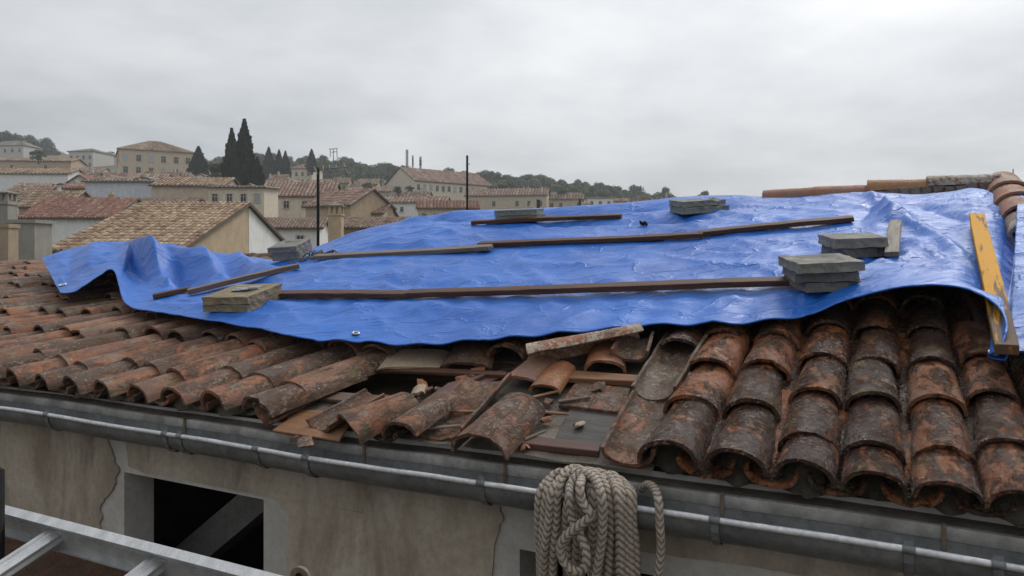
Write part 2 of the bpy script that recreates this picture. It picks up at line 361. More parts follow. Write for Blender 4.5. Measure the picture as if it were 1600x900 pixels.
# dim room behind the openings
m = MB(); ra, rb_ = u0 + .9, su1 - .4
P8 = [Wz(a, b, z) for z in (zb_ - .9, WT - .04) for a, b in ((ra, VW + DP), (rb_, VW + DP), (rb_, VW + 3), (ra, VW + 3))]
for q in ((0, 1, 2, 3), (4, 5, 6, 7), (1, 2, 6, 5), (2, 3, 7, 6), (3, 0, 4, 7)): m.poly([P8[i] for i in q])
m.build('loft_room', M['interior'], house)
p1, p2 = at_v(285, 905, .75), at_v(440, 775, .95); d = (p2 - p1)
m = MB(); s_ = EN * .2; w_ = d.cross(EN).normalized() * .2; m.par(p1 - d * .2, d * 1.5, s_, w_); m.build('roof_beam', simple('grey loft beam', (.3, .28, .26), (.2, .19, .18), 6, .8), house)
# brown render coat with broken edges, standing proud of the grey undercoat
def coat(outline, inset=.012):
    k = MB(); pts = []
    for i, q in enumerate(outline):
        nx_ = outline[(i + 1) % len(outline)]
        pts.append(q)
        if q[2] and nx_[2]:
            a, b = Vector(q[:2]), Vector(nx_[:2]); L = (b - a).length; k_ = int(L / 5)
            for t in range(1, k_):
                p = a.lerp(b, t / k_); o = 5 * mnoise.noise(Vector((p.x * .07, p.y * .07, 1))) + 3 * mnoise.noise(Vector((p.x * .3, p.y * .3, 5)))
                pts.append((p.x + o, p.y + o * .3, 1))
    front = [wallpt(x, y, VW - inset) for x, y, _ in pts]; back = [p + EN * (inset + .004) for p in front]
    k.poly(front)
    for i in range(len(front)): j = (i + 1) % len(front); k.poly([front[i], front[j], back[j], back[i]])
    return k
coat([(-400, 585, 0), (162, 672, 1), (176, 712, 1), (186, 735, 1), (176, 764, 1), (156, 793, 1), (158, 840, 1), (160, 905, 0), (160, 1000, 0), (-400, 860, 0)]).build('render_coat', M['render'], house)
coat([(196, 680, 0), (572, 744, 0), (572, 801, 0), (445, 782, 1), (408, 774, 0), (242, 741, 0), (222, 738, 1), (200, 728, 1)], .009).build('lintel_band', M['render'], house)
coat([(432, 779, 0), (565, 801, 0), (565, 743, 0), (780, 778, 1), (785, 815, 1), (772, 850, 1), (768, 905, 0), (768, 1000, 0), (440, 1000, 0), (452, 905, 1), (446, 850, 1), (450, 810, 1)]).build('render_coat', M['render'], house)
coat([(842, 785, 0), (1600, 915, 0), (1600, 960, 0), (1172, 885, 1), (1000, 862, 1), (842, 850, 1)], .01).build('render_coat', M['render'], house)

# ---- gutter
m = MB(); GU0, GU1 = -1.0, 18.0
prof = []                        # (v, z) half round section from the front bead to the back
for i in range(11):
    a = math.pi * i / 10; prof.append((.075 - .075 * math.cos(a), -.005 - .098 * math.sin(a)))
prof += [(.151, .035), (.2, .04)]
th = .003
def sweep(m, pr, us, mat=0, closed=False, dz=None):
    k0 = len(m.v); n = len(pr)
    for u in us:
        for v, z in pr:
            p = B0 + EU * u + EN * v; p.z = ZB + z + ((.004 * math.sin(u * 1.7) + .003 * math.sin(u * 4.1)) + .0025 * mnoise.noise(Vector((u * 3.3, v * 20, 2)))); m.v.append(tuple(p))
    for i in range(len(us) - 1):
        for j in range(n if closed else n - 1):
            a = k0 + i * n + j; b = k0 + i * n + (j + 1) % n; m.face((a, a + n, b + n, b), mat, .5, True)
us = [GU0 + (GU1 - GU0) * (i / 220) ** 1.3 for i in range(221)]
sweep(m, prof, us); sweep(m, [(v + (th if v < .075 else -th) , z + th) for v, z in prof[:11]], us)
gutter = m.build('gutter', M['zinc'], house)
m = MB(); sweep(m, [(.148, .0), (.146, .043), (.149, .046), (.155, .045), (.165, .047)], us); m.build('flashing', M['zinc_dirty'], house)
m = MB(); sweep(m, [(.165, .0465), (.34, .105)], us); m.build('eave_board', M['deck'], house)
m = MB(); sweep(m, [(.0 + .0115 * math.cos(a), .0 + .0115 * math.sin(a)) for a in [2 * math.pi * i / 10 for i in range(10)]], us, 0, True); m.build('bead', M['zinc_bead'], gutter)
m = MB(); arc = [(.075 - .081 * math.cos(math.pi * i / 9), -.006 - .103 * math.sin(math.pi * i / 9)) for i in range(-1, 9)]
for u in (0, .028):
    for v, z in arc:
        for o in (0, .004): m.v.append(tuple(EU * (u - .014) + EN * (v) + Vector((0, 0, z - o * 1.0))))
n_ = len(arc) * 2
for j in range(len(arc) - 1):
    a = 2 * j; m.face((a, a + 2, a + 2 + n_, a + n_)); m.face((a + 1, a + 1 + n_, a + 3 + n_, a + 3)); m.face((a, a + 1, a + 3, a + 2)); m.face((a + n_, a + 2 + n_, a + 3 + n_, a + 1 + n_))
k = len(m.v)
m.tube([EU * -.019, EU * .019], .0148, 10)       # the collar round the bead
br_me = m.mesh('bracket', M['zinc'])
m = MB(); m.par(EU * -.007 + EN * .139 + Vector((0, 0, -.03)), EU * .014, EN * .006, (0, 0, .085)); m.par(EU * -.007 + EN * .133 + Vector((0, 0, .05)), EU * .014, EN * .03, (0, 0, .005)); hook_me = m.mesh('hook', M['rust'])
def u_at(x, v):
    y0 = 637 + .158 * x; return uv(at_v(x, y0, v))[0]
for i, x in enumerate((-60, 73, 258, 281, 400, 478, 752, 1117, 1420, 1560)):
    u = u_at(x, 0); p = B0 + EU * u; p.z = ZB + .004 * math.sin(u * 1.7) + .003 * math.sin(u * 4.1)
    link('bracket', br_me, gutter, Matrix.Translation(p))
for x in (-80, 288, 568, 789, 1128, 1475):
    u = u_at(x, .14); p = B0 + EU * u; p.z = ZB; link('gutter_hook', hook_me, gutter, Matrix.Translation(p))

# ================================================================== CANAL TILES
def tile_mesh(name, w0, w1, L, rise, th, seed, pan=False, chip=.006, mat=None, nl=6, ns=10, warp=0):
    bm_v = []; fs = []; sm = []
    def pt(t, i, inner):
        w = (w0 + (w1 - w0) * t) / 2; r = rise * (1 - .14 * t); a = math.pi * i / ns
        if inner: w -= th; r -= th
        x = -w * math.cos(a); z = r * math.sin(a) ** .85 if 0 < i < ns else 0
        y = t * L
        q = mnoise.noise(Vector((x * 9 + seed * 7, y * 7, seed * 3 + (2 if z > .03 else 0))))
        q2 = mnoise.noise(Vector((x * 40 + seed * 3, y * 30, z * 40 + seed)))
        x += .004 * q; z += .005 * q + .0012 * q2
        z += warp * (t - .5) * x * 2
        if t == 0: y += chip * (1.2 * mnoise.noise(Vector((x * 25, seed * 5, z * 25))) + .8 * max(0, mnoise.noise(Vector((x * 60, seed * 9, 3)))) * 2)
        if t == 1: y -= chip * abs(mnoise.noise(Vector((x * 30, seed * 2, 9)))) * 2
        if pan: z = rise - z
        return (x, y, z)
    for inner in (0, 1):
        for j in range(nl + 1):
            for i in range(ns + 1): bm_v.append(pt(j / nl, i, inner))
    N = (nl + 1) * (ns + 1); st = ns + 1
    def q(a, b, c, d, s):
        fs.append((a, b, c, d) if not pan else (d, c, b, a)); sm.append(s)
    for j in range(nl):
        for i in range(ns):
            a = j * st + i; q(a, a + 1, a + st + 1, a + st, True); q(N + a, N + a + st, N + a + st + 1, N + a + 1, True)
    for i in range(ns):
        q(i, N + i, N + i + 1, i + 1, False); a = nl * st + i; q(a, a + 1, N + a + 1, N + a, False)
    for j in range(nl):
        a = j * st; q(a, a + st, N + a + st, N + a, False); a += ns; q(a, N + a, N + a + st, a + st, False)
    me = bpy.data.meshes.new(name); me.from_pydata(bm_v, [], fs); me.polygons.foreach_set('use_smooth', sm)
    me.update(); me.set_sharp_from_angle(angle=R(42)); 
    if mat: me.materials.append(mat)
    return me
TL = .46
def kinds(nm, mat, pan=False, N=6, **kw):
    a = dict(w0=.213, w1=.182, L=TL, rise=.088, th=.015); a.update(kw)
    return [tile_mesh(nm, a['w0'], a['w1'], a['L'], a['rise'], a['th'], i + 1, pan, .004 + .006 * (i % 3 == 2), mat) for i in range(N)]
C_WET = kinds('cover_tile', M['tile_wet']); C_DRY = kinds('cover_tile', M['tile_dry'], N=8)
P_WET = kinds('channel_tile', M['tile_wet'], True, 3, w0=.2, w1=.235, rise=.062, th=.016); P_DRY = kinds('channel_tile', M['tile_dry'], True, 3, w0=.2, w1=.235, rise=.062, th=.016)
def tframe(u, v, h, skew, tilt, roll=0, sc=(1, 1, 1), yaw=0):
    dv = .05; o = W(u, v, h); p2 = W(u - skew * dv, v + dv, h)
    Y = (p2 - o).normalized(); X = Y.cross(Vector((0, 0, 1))).normalized(); Z = X.cross(Y)
    q = Matrix((X, Y, Z)).transposed().to_4x4()
    q = Matrix.Translation(o) @ q @ Matrix.Rotation(yaw, 4, 'Z') @ Matrix.Rotation(tilt, 4, 'X') @ Matrix.Rotation(roll, 4, 'Y')
    return q @ Matrix.Diagonal((*sc, 1))
TARP_IMG = [(65, 403), (95, 458), (118, 455), (178, 424), (198, 474), (240, 487), (300, 496), (380, 510), (490, 531), (640, 538), (740, 531), (850, 521), (1000, 509), (1180, 503), (1260, 490), (1330, 466), (1400, 451), (1480, 448), (1530, 460), (1562, 486), (1572, 508), (1548, 558), (1600, 562), (1950, 700), (1950, 330), (1595, 335), (1560, 300), (1440, 302), (1365, 300), (1195, 307), (800, 327), (600, 352), (500, 384), (440, 402), (190, 378)]
def inpoly(x, y, P):
    r = False; j = len(P) - 1
    for i in range(len(P)):
        (x1, y1), (x2, y2) = P[i], P[j]
        if (y1 > y) != (y2 > y) and x < (x2 - x1) * (y - y1) / (y2 - y1) + x1: r = not r
        j = i
    return r
def hidden(u, v, L, sk, m_=60):
    """true when the whole tile lies well under the sheet or out of the picture"""
    a = px(W(u, v, .12)); b = px(W(u - sk * L, v + L, .12))
    if max(a[0], b[0]) < -60 or min(a[0], b[0]) > 1690: return True
    return all(inpoly(x, y + dy, TARP_IMG) and inpoly(x + 25, y + dy, TARP_IMG) and inpoly(x - 25, y + dy, TARP_IMG) for x, y in (a, b) for dy in (m_, 0))
cnt = {'c': 0, 'p': 0}
def lay(u, v, sk, sc, dry, pan=False, last=False, h=None, dyaw=0):
    if hidden(u, v, TL * sc[1], sk, 55 if not pan else 30): return
    me = rnd.choice((P_DRY if dry else P_WET) if pan else (C_DRY if dry else C_WET))
    hh = (.006 if pan else .036 * sc[2]) if h is None else h
    j = rnd.uniform
    tilt = -.045 if not pan else .03
    q = tframe(u + j(-.006, .006), v, hh + j(0, .008) + (.012 if not pan else 0), sk, tilt + j(-.018, .014), j(-.07, .07), (sc[0] * j(.96, 1.04), sc[1], sc[2] * j(.93, 1.07)), j(-.05, .05) + dyaw)
    link('channel_tile' if pan else 'cover_tile', me, deck, q); cnt['p' if pan else 'c'] += 1
# right hand field: six wet columns
def u_eave(x, y): return un(x, y, .05)[0]
RC = [u_eave(x, y) for x, y in ((1035, 745), (1142, 765), (1250, 785), (1362, 803), (1488, 825), (1612, 845))]
RC.append(RC[-1] - (RC[-2] - RC[-1]) * .97)
EXR = [[.19, .43, .39, .37, .36, .38, .38, .38, .38, .38], [.43, .4, .37, .38, .38, .38, .38, .38, .38, .38]]
starts = [('l', .40), ('l', .41), ('s', .2), ('s', .19), ('s', .21), ('l', .33), ('s', .25)]
for i, u in enumerate(RC):
    w = (RC[max(i - 1, 0)] - RC[min(i + 1, len(RC) - 1)]) / (min(i + 1, len(RC) - 1) - max(i - 1, 0))
    sc = (w / .222, 1.0, w / .222)
    v = .125; first = starts[i][1] + rnd.uniform(-.01, .01); r = 0
    top = VR - .1
    while v < top:
        if i < 5 or v < 1.3: lay(u, v, 0, sc, False)
        v += first if r == 0 else .375 + rnd.uniform(-.02, .02); r += 1
    um = u + w / 2 if i else u + w * .52
    v = .14; r = 0
    while v < top:
        if i > 0 or False: lay(um, v, 0, (sc[0] * .95, 1, sc[2]), False, True)
        v += .36 if r else .25; r += 1
    # two pan ends showing under each eave tile
# left hand field: askew dry columns
SK = .27
LX = [334, 266, 202, 144, 90, 40, -8, -54]
LC = [un(x, 640 + .158 * x - 2, .04) for x in LX]
LU = [c_[0] for c_ in LC]
dl = .33
while LU[-1] < 16: LU.append(LU[-1] + dl)
for i, u in enumerate(LU):
    w = (LU[i + 1] - u) if i + 1 < len(LU) else dl
    if i: w = (LU[min(i + 1, len(LU) - 1)] - LU[i - 1]) / 2
    ux = u; sc = (w * .965 / .215, 1.36, 1.16 * min(w, .33) / .33)
    v = .115; r = 0; first = .27 + .09 * ((i * 7) % 3 - 1) * .6
    while v < VR - .12:
        uu = ux - SK * (v - .1)
        lay(uu, v, SK, sc, True)
        v += first if r == 0 else .54 + rnd.uniform(-.05, .05); r += 1
    v = .15; r = 0
    while v < VR - .1:
        uu = ux + w / 2 - SK * (v - .1)
        if i > 0: lay(uu, v, SK, (sc[0] * .95, 1.36, sc[2]), True, True)
        v += .5; r += 1
# intact covers of the middle, seen between the opening and the sheet
for x, y, sw, sk in ((440, 538, 1.25, .2), (505, 540, 1.2, .2), (790, 560, 1.05, 0), (1062, 553, 1.1, 0)):
    u, v = un(x, y, .07)
    lay(u, v, sk, (sw, 1.1, sw), x < 600); lay(u - sk * .4, v + .4, sk, (sw, 1.1, sw), x < 600)
# ridge caps and the verge
caps = {'pink': kinds('ridge_tile', M['tile_new'], N=3, w0=.23, w1=.2, L=.5, rise=.1), 'ochre': kinds('ridge_tile', M['tile_ochre'], N=1, w0=.23, w1=.2, L=.5, rise=.1), 'grey': kinds('ridge_tile', M['tile_grey'], N=1, w0=.23, w1=.2, L=.5, rise=.09)}
def ridge_cap(xa, ya, xb, yb, me, wid=1.0, v=VR - .06):
    a, b = at_v(xa, ya, v), at_v(xb, yb, v); Y = (b - a); L = Y.length; Y.normalize(); X = Y.cross(Vector((0, 0, 1))).normalized(); Z = X.cross(Y)
    return basis(a - Z * .09, X, Y, Z) @ Matrix.Diagonal((wid, L / .5, 1, 1))
for q, kind, n in (((1193, 299, 1280, 291), 'pink', 0), ((1274, 293, 1362, 288), 'pink', 1), ((1355, 283, 1456, 279), 'ochre', 0), ((1448, 275, 1562, 269), 'grey', 0)):
    link('ridge_tile', caps[kind][n % len(caps[kind])], deck, ridge_cap(*q, None))
u = 5.0; r = 0
while u < 16.5:
    a = W(u, VR, .03); b = W(u + .56, VR, .03); Y = (b - a).normalized(); X = Y.cross(Vector((0, 0, 1))).normalized()
    link('ridge_tile', rnd.choice(C_DRY), deck, basis(a + Vector((0, 0, rnd.uniform(-.01, .02))), X, Y, X.cross(Y)) @ Matrix.Diagonal((1.3, 1.28, 1.2, 1))); u += .53
m = MB()                                      # mortar under the ridge caps at the right
for i in range(30):
    u = -.5 + i * .08; p = W(u, VR - .12, .05)
    m.par(p - EU * .05 - EN * .05, EU * .1, EN * .16, (0, 0, .1 + .02 * rnd.random()))
m.build('ridge_mortar', M['ledge'], deck)
for i in range(5): lay(1.35 - .24 * i - .15, VR - .46, 0, (1.0, 1.0, 1.0), False) if i else None
for i in range(3):
    u, v = un(1420 + 52 * i, 301, .1); link('cover_tile', C_WET[i], deck, tframe(u, v - .28, .06, 0, -.04, 0, (1, 1, 1)))
vt = VR + .05; i = 0                             # verge: big overlapping caps running down the gable edge
while vt > 3.15:
    vt -= .36; i += 1
    q = tframe(UR + .06, vt, .085, 0, -.035, .02 * (i % 3 - 1), (1.3, 1, 1.35)); link('verge_tile', (caps['grey'] + caps['pink'])[i % 4], deck, q)
print('tiles', cnt)
# clotted mortar and moss plugging the eave tiles
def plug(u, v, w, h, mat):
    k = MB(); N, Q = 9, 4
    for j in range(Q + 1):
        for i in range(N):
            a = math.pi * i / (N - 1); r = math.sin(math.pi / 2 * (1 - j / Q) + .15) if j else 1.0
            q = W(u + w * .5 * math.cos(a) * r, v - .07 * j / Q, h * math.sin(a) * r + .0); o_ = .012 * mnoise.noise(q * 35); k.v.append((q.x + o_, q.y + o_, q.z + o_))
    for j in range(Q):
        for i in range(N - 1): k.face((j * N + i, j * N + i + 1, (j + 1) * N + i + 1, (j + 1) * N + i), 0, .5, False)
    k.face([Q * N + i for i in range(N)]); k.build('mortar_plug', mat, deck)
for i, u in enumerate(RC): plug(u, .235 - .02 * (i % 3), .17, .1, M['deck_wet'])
for i, u in enumerate(LU[:16]): plug(u - .02, .25 - .02 * (i % 3), .22, .1, M['deck'])
# moss and grit lying in the channels of the wet field
m = MB()
for i in range(2600):
    k_ = rnd.randrange(0, len(RC) - 1); ua = (RC[k_] + RC[k_ + 1]) / 2; v = .15 + 2.2 * rnd.random() ** 1.8
    u = ua + rnd.gauss(0, .022); s = rnd.uniform(.006, .02); p = W(u, v, .026 + .3 * abs(u - ua))
    pts = [p + Vector((rnd.uniform(-s, s), rnd.uniform(-s, s), rnd.uniform(-s, s) * .8)) for _ in range(4)]
    for q in ((0, 1, 2), (0, 2, 3), (0, 3, 1), (1, 3, 2)): m.poly([pts[a] for a in q], rnd.choice((0, 0, 1)))
tag(m.build('moss_grit', [M['deck_wet'], simple('yellow green moss', (.1, .085, .02), (.05, .05, .015), 30, .8)], deck), kind='stuff')
# ================================================================== TARPAULIN
PAIRS = [  # lower edge (photo x, y, height over deck), upper edge (photo x, y, v)
 ((95, 458, .24), (64, 404, 2.9)), ((118, 456, .26), (100, 391, 3.1)), ((150, 434, .34), (150, 381, 3.3)), ((178, 424, .38), (192, 377, 3.5)),
 ((197, 474, .22), (226, 379, 2.65)), ((240, 487, .21), (268, 383, 2.7)), ((300, 496, .21), (330, 394, 2.9)), ((380, 510, .21), (392, 402, 3.4)),
 ((440, 523, .21), (440, 405, 4.1)), ((490, 531, .2), (500, 384, 4.35)), ((560, 533, .19), (560, 361, 4.4)), ((640, 538, .18), (640, 343, 4.4)),
 ((740, 532, .18), (720, 330, 4.4)), ((850, 522, .19), (800, 327, 4.4)), ((1000, 509, .19), (940, 320, 4.4)), ((1100, 506, .19), (1060, 308, 4.4)),
 ((1180, 503, .19), (1130, 305, 4.36)), ((1260, 490, .21), (1230, 309, 4.25)), ((1330, 466, .26), (1320, 302, 4.2)), ((1400, 451, .31), (1365, 300, 4.2)),
 ((1480, 448, .33), (1430, 304, 4.1)), ((1530, 461, .32), (1480, 300, 4.1)), ((1562, 484, .3), (1520, 294, 4.15)), ((1573, 512, .29), (1545, 298, 4.1)),
 ((1563, 542, .25), (1566, 309, 4.0)), ((1546, 560, .18), (1582, 328, 3.85)), ((1602, 566, .16), (1600, 362, 3.6)), ((1680, 572, .14), (1660, 460, 2.6))]
LO, UP = [], []
for (lx, ly, lh), (ux, uy, uvv) in PAIRS:
    u, v = un(lx, ly, lh); LO.append((u, v, lh))
    p = at_v(ux, uy, uvv); u, v = uv(p); UP.append((u, v, p.z - S(u, v)))
SUB, NTR = 13, 96
def cr(P, i, t):
    p = [np.array(P[min(max(k, 0), len(P) - 1)], float) for k in (i - 1, i, i + 1, i + 2)]
    return .5 * (2 * p[1] + (p[2] - p[0]) * t + (2 * p[0] - 5 * p[1] + 4 * p[2] - p[3]) * t * t + (3 * p[1] - p[0] - 3 * p[2] + p[3]) * t ** 3)
cols = [(cr(LO, i, k / SUB), cr(UP, i, k / SUB), i + k / SUB) for i in range(len(LO) - 1) for k in range(SUB)]
cols.append((np.array(LO[-1]), np.array(UP[-1]), len(LO) - 1.0))
def sst(a, b, x): x = min(max((x - a) / (b - a), 0), 1); return x * x * (3 - 2 * x)
FOLDS = [  # photo polylines: (points, amplitude, half width)
 ([(1360, 300), (1392, 335), (1402, 372), (1420, 410)], .06, .06), ([(1385, 325), (1450, 358), (1510, 400), (1548, 452)], .07, .07), ([(1440, 312), (1490, 330), (1540, 360)], -.045, .07),
 ([(1425, 375), (1475, 420), (1515, 452)], .045, .06), ([(1370, 312), (1345, 340), (1335, 370)], -.03, .06), ([(1405, 420), (1330, 440), (1270, 462)], .03, .06), ([(1375, 410), (1290, 450), (1265, 485)], -.03, .05),
 ([(505, 378), (580, 366), (680, 352), (770, 352)], -.06, .1), ([(540, 372), (640, 358), (720, 342)], .05, .1), ([(830, 342), (920, 334), (1010, 326), (1120, 322)], -.065, .12), ([(860, 352), (960, 346), (1060, 344)], -.05, .1), ([(880, 330), (990, 318)], .05, .1),
 ([(640, 398), (730, 392), (900, 402)], -.02, .08), ([(470, 440), (560, 436), (700, 446)], -.02, .07), ([(420, 478), (520, 486), (620, 476), (760, 486)], .016, .07), ([(700, 500), (860, 480), (1040, 488)], -.016, .08), ([(1100, 470), (1200, 462), (1260, 455)], .025, .06),
 ([(900, 385), (1010, 382), (1140, 384), (1300, 360)], -.035, .07), ([(560, 395), (680, 384), (745, 392)], .02, .06),
 ([(205, 385), (225, 430), (262, 452)], .1, .09), ([(266, 392), (300, 415), (345, 440)], .075, .09), ([(240, 392), (262, 430), (300, 455)], -.09, .09), ([(330, 396), (380, 420), (430, 430)], .08, .09), ([(300, 400), (345, 425), (400, 446)], -.08, .09), ([(130, 388), (150, 410), (140, 440)], .04, .1), ([(100, 395), (112, 420), (106, 450)], -.03, .08),
 ([(240, 480), (330, 486), (420, 500)], .02, .05), ([(215, 470), (300, 474), (380, 480)], -.02, .06),
 ([(1590, 360), (1600, 430), (1612, 520)], .03, .08)]
G = np.array([[(lo * (1 - t) + up * t) for t in np.linspace(0, 1, NTR + 1)] for lo, up, _ in cols])   # u, v, h
Hh = np.zeros(G.shape[:2])
for a, (lo, up, s) in enumerate(cols):
    for b in range(NTR + 1):
        t = b / NTR
        if s < 8.5: g = sst(.66, .92, t) if s > 3.4 else sst(0, 1, t)
        else: g = t * t * (3 - 2 * t)
        if s > 16.5: g = sst(0, .45, t)
        h = lo[2] * (1 - g) + up[2] * g
        if 8.5 < s < 17: bs = .175 + .03 * sst(14, 9, s) if False else .175 + .03 * (1 - sst(10, 15, s)); h = bs + (up[2] - bs) * sst(.45, 1, t) + (lo[2] - bs) * (1 - sst(0, .2, t))
        Hh[a, b] = h
U_, V_ = G[:, :, 0], G[:, :, 1]
PRESS = np.ones(U_.shape)          # the cloth lies flat under the planks
def seg_dist(q):
    best = np.full(U_.shape, 9.)
    for (a0, b0), (a1, b1) in zip(q[:-1], q[1:]):
        dx, dy = a1 - a0, b1 - b0; L2 = dx * dx + dy * dy
        t = np.clip(((U_ - a0) * dx + (V_ - b0) * dy) / L2, 0, 1); best = np.minimum(best, np.hypot(U_ - a0 - t * dx, V_ - b0 - t * dy))
    return best
for x0, y0, x1, y1 in ((240, 468, 298, 457), (296, 463, 470, 421), (490, 410, 764, 396), (746, 388, 1098, 374), (1092, 373, 1335, 349), (736, 352, 970, 342), (420, 468, 636, 468), (633, 468, 1250, 449), (1390, 403, 1400, 350), (1566, 480, 1522, 345)):
    PRESS *= 1 - .88 * np.exp(-(seg_dist([un(x0, y0, .2), un(x1, y1, .2)]) / .11) ** 2)
for pts, amp, wd in FOLDS:
    q = [un(x, y, .2) for x, y in pts]; best = np.full(U_.shape, 9.)
    for (a0, b0), (a1, b1) in zip(q[:-1], q[1:]):
        dx, dy = a1 - a0, b1 - b0; L2 = dx * dx + dy * dy
        t = np.clip(((U_ - a0) * dx + (V_ - b0) * dy) / L2, 0, 1); best = np.minimum(best, np.hypot(U_ - a0 - t * dx, V_ - b0 - t * dy))
    tt = np.linspace(0, 1, NTR + 1)[None, :]; edge = np.clip((1 - tt) / .08, 0, 1)
    sharp = np.exp(-np.abs(best) / wd * 1.25) * .6 + np.exp(-(best / wd) ** 2) * .4
    Hh += amp * sharp * edge * PRESS
for a, (lo, up, s) in enumerate(cols):
    if s > 25.6: Hh[a] = np.maximum(Hh[a], .2)
_w = np.exp(-(seg_dist([un(1566, 470, .2), un(1520, 345, .2)]) / .12) ** 2); Hh = Hh * (1 - _w) + .185 * _w
m = MB(); nC = len(cols)
ridge_extra = 10
for a in range(nC):
    s = cols[a][2]
    for b in range(NTR + 1):
        u, v = U_[a, b], V_[a, b]; t = b / NTR; h = Hh[a, b]
        pv = Vector((u * 1.0, v * 1.0, 0))
        amp = min(1, .35 + 4 * t) * min(1, .25 + 6 * (1 - t)) * PRESS[a, b]
        d1 = mnoise.noise(Vector((u * 1.1 + v * .5, v * 2.6 - u * .35, 4))); d2 = mnoise.noise(Vector((u * 3.1 + v, v * 7 - u * 1.1, 8))); d3 = mnoise.noise(Vector((u * 9 + 2 * v, v * 19 - u * 3, 2)))
        r_ = 1 - abs(mnoise.noise(Vector((u * 2.2 - v * 1.7, v * 3.9 + u * .8, 15)))) * 2
        gu, gv = (u + .07 * v) / .62, (v - .03 * u) / .58; grid = 0      # creases left from the folded pack
        for g_, k_ in ((gu, 1), (gv, 2)):
            i_ = round(g_); grid += .011 * (1 if (i_ * k_) % 3 else -1) * math.exp(-abs(g_ - i_) * .6 / .03)
        r2 = 1 - abs(mnoise.noise(Vector((u * 1.3 + v * 1.1, v * 3.1 - u * 1.6, 33)))) * 2.2
        h += amp * (.022 * d1 + .009 * d2 + .003 * d3 + .009 * max(0, r_) ** 3 + .02 * max(0, r2) ** 4 + grid * .6)
        if 9 < s < 17: h -= .014 * math.cos(2 * math.pi * u / .26) * (1 - sst(.0, .5, t)) * .5
        p = W(u, v, h)
        m.v.append(tuple(p))
    for b in range(1, ridge_extra + 1):                  # over the ridge and down the far side, or tucked under the caps
        u, v = U_[a, NTR], V_[a, NTR]; p0 = Vector(m.v[a * (NTR + ridge_extra + 1) + NTR]); x = b / ridge_extra
        if 9 <= s <= 16.4: p = p0 + EN * (.9 * x) + Vector((0, 0, -.32 * x * x - .02 * x))
        else:
            k_ = .5 if s < 9 else .35; p = p0 + EN * (k_ * x) + Vector((0, 0, -.42 * x * x * (1 if s < 9 else .35)))
            if s > 25.5: p = p0 - EU * (.16 * x) + Vector((0, 0, -.3 * x * x))
        m.v.append(tuple(p))
st = NTR + ridge_extra + 1
for a in range(nC - 1):
    for b in range(st - 1):
        i = a * st + b; m.face((i, i + 1, i + st + 1, i + st), 0, .5, True)
tarp = thing('tarpaulin', 'creased blue tarpaulin spread over the roof and weighed down with planks and slabs', 'tarpaulin', W(3, 2.5, .2))
sheet = m.build('sheet', M['tarp'], tarp)
hm = MB(); hm.tube([Vector(m.v[a * st]) for a in range(nC)], .0055, 6); hm.build('hem', M['tarp'], tarp)
bvh = BVHTree.FromPolygons(m.v, m.f)
def hit(x, y):
    r = ray(x, y).normalized(); p = bvh.ray_cast(Vector((0, 0, 0)), r)[0]
    return p if p is not None else W(*un(x, y, .19), .19)
def top_at(u, v, d=.2):
    o = W(u, v, 3); p = bvh.ray_cast(o, Vector((0, 0, -1)))[0]; return p if p is not None else W(u, v, d)
def ring_mesh(r, rr, name):
    k = MB(); N = 18
    for i in range(N):
        for j in range(6):
            a, b = 2 * math.pi * i / N, 2 * math.pi * j / 6; k.v.append(((r + rr * math.cos(b)) * math.cos(a), (r + rr * math.cos(b)) * math.sin(a), rr * math.sin(b)))
    for i in range(N):
        for j in range(6): k.face((i * 6 + j, ((i + 1) % N) * 6 + j, ((i + 1) % N) * 6 + (j + 1) % 6, i * 6 + (j + 1) % 6), 0, .5, True)
    k2 = [(r * math.cos(2 * math.pi * i / N), r * math.sin(2 * math.pi * i / N), -.001) for i in range(N)]; k.poly(k2, 1)
    return k.mesh(name, [M['metal'], M['black']])
gm = ring_mesh(.02, .006, 'grommet')
for x, y, s in ((98, 446, 1.6), (556, 522, 1.0), (1552, 553, .9)):
    p = hit(x, y); l, nn, _, _ = bvh.find_nearest(p)
    if nn.dot(p) > 0: nn = -nn
    if x == 556: nn = (nn + Vector((0, 0, .6))).normalized()
    z = nn; x_ = z.cross(Vector((0, 1, 0))).normalized(); link('grommet', gm, tarp, basis(p + z * .006, x_, z.cross(x_), z) @ Matrix.Diagonal((s, s, s, 1)))
p = hit(1006, 352); m = MB()
for i in range(9):
    a = p + EU * rnd.uniform(-.03, .03) + Vector((0, 0, .005)); b = a + Vector((rnd.uniform(-.04, .04), rnd.uniform(-.03, .03), rnd.uniform(.0, .03)))
    m.tube([a, a.lerp(b, .5) + Vector((0, 0, .01)), b], .009, 6)
tag(m.build('strap_scrap', M['black']), 'small black knotted strap scrap lying on the upper part of the blue sheet', 'strap')

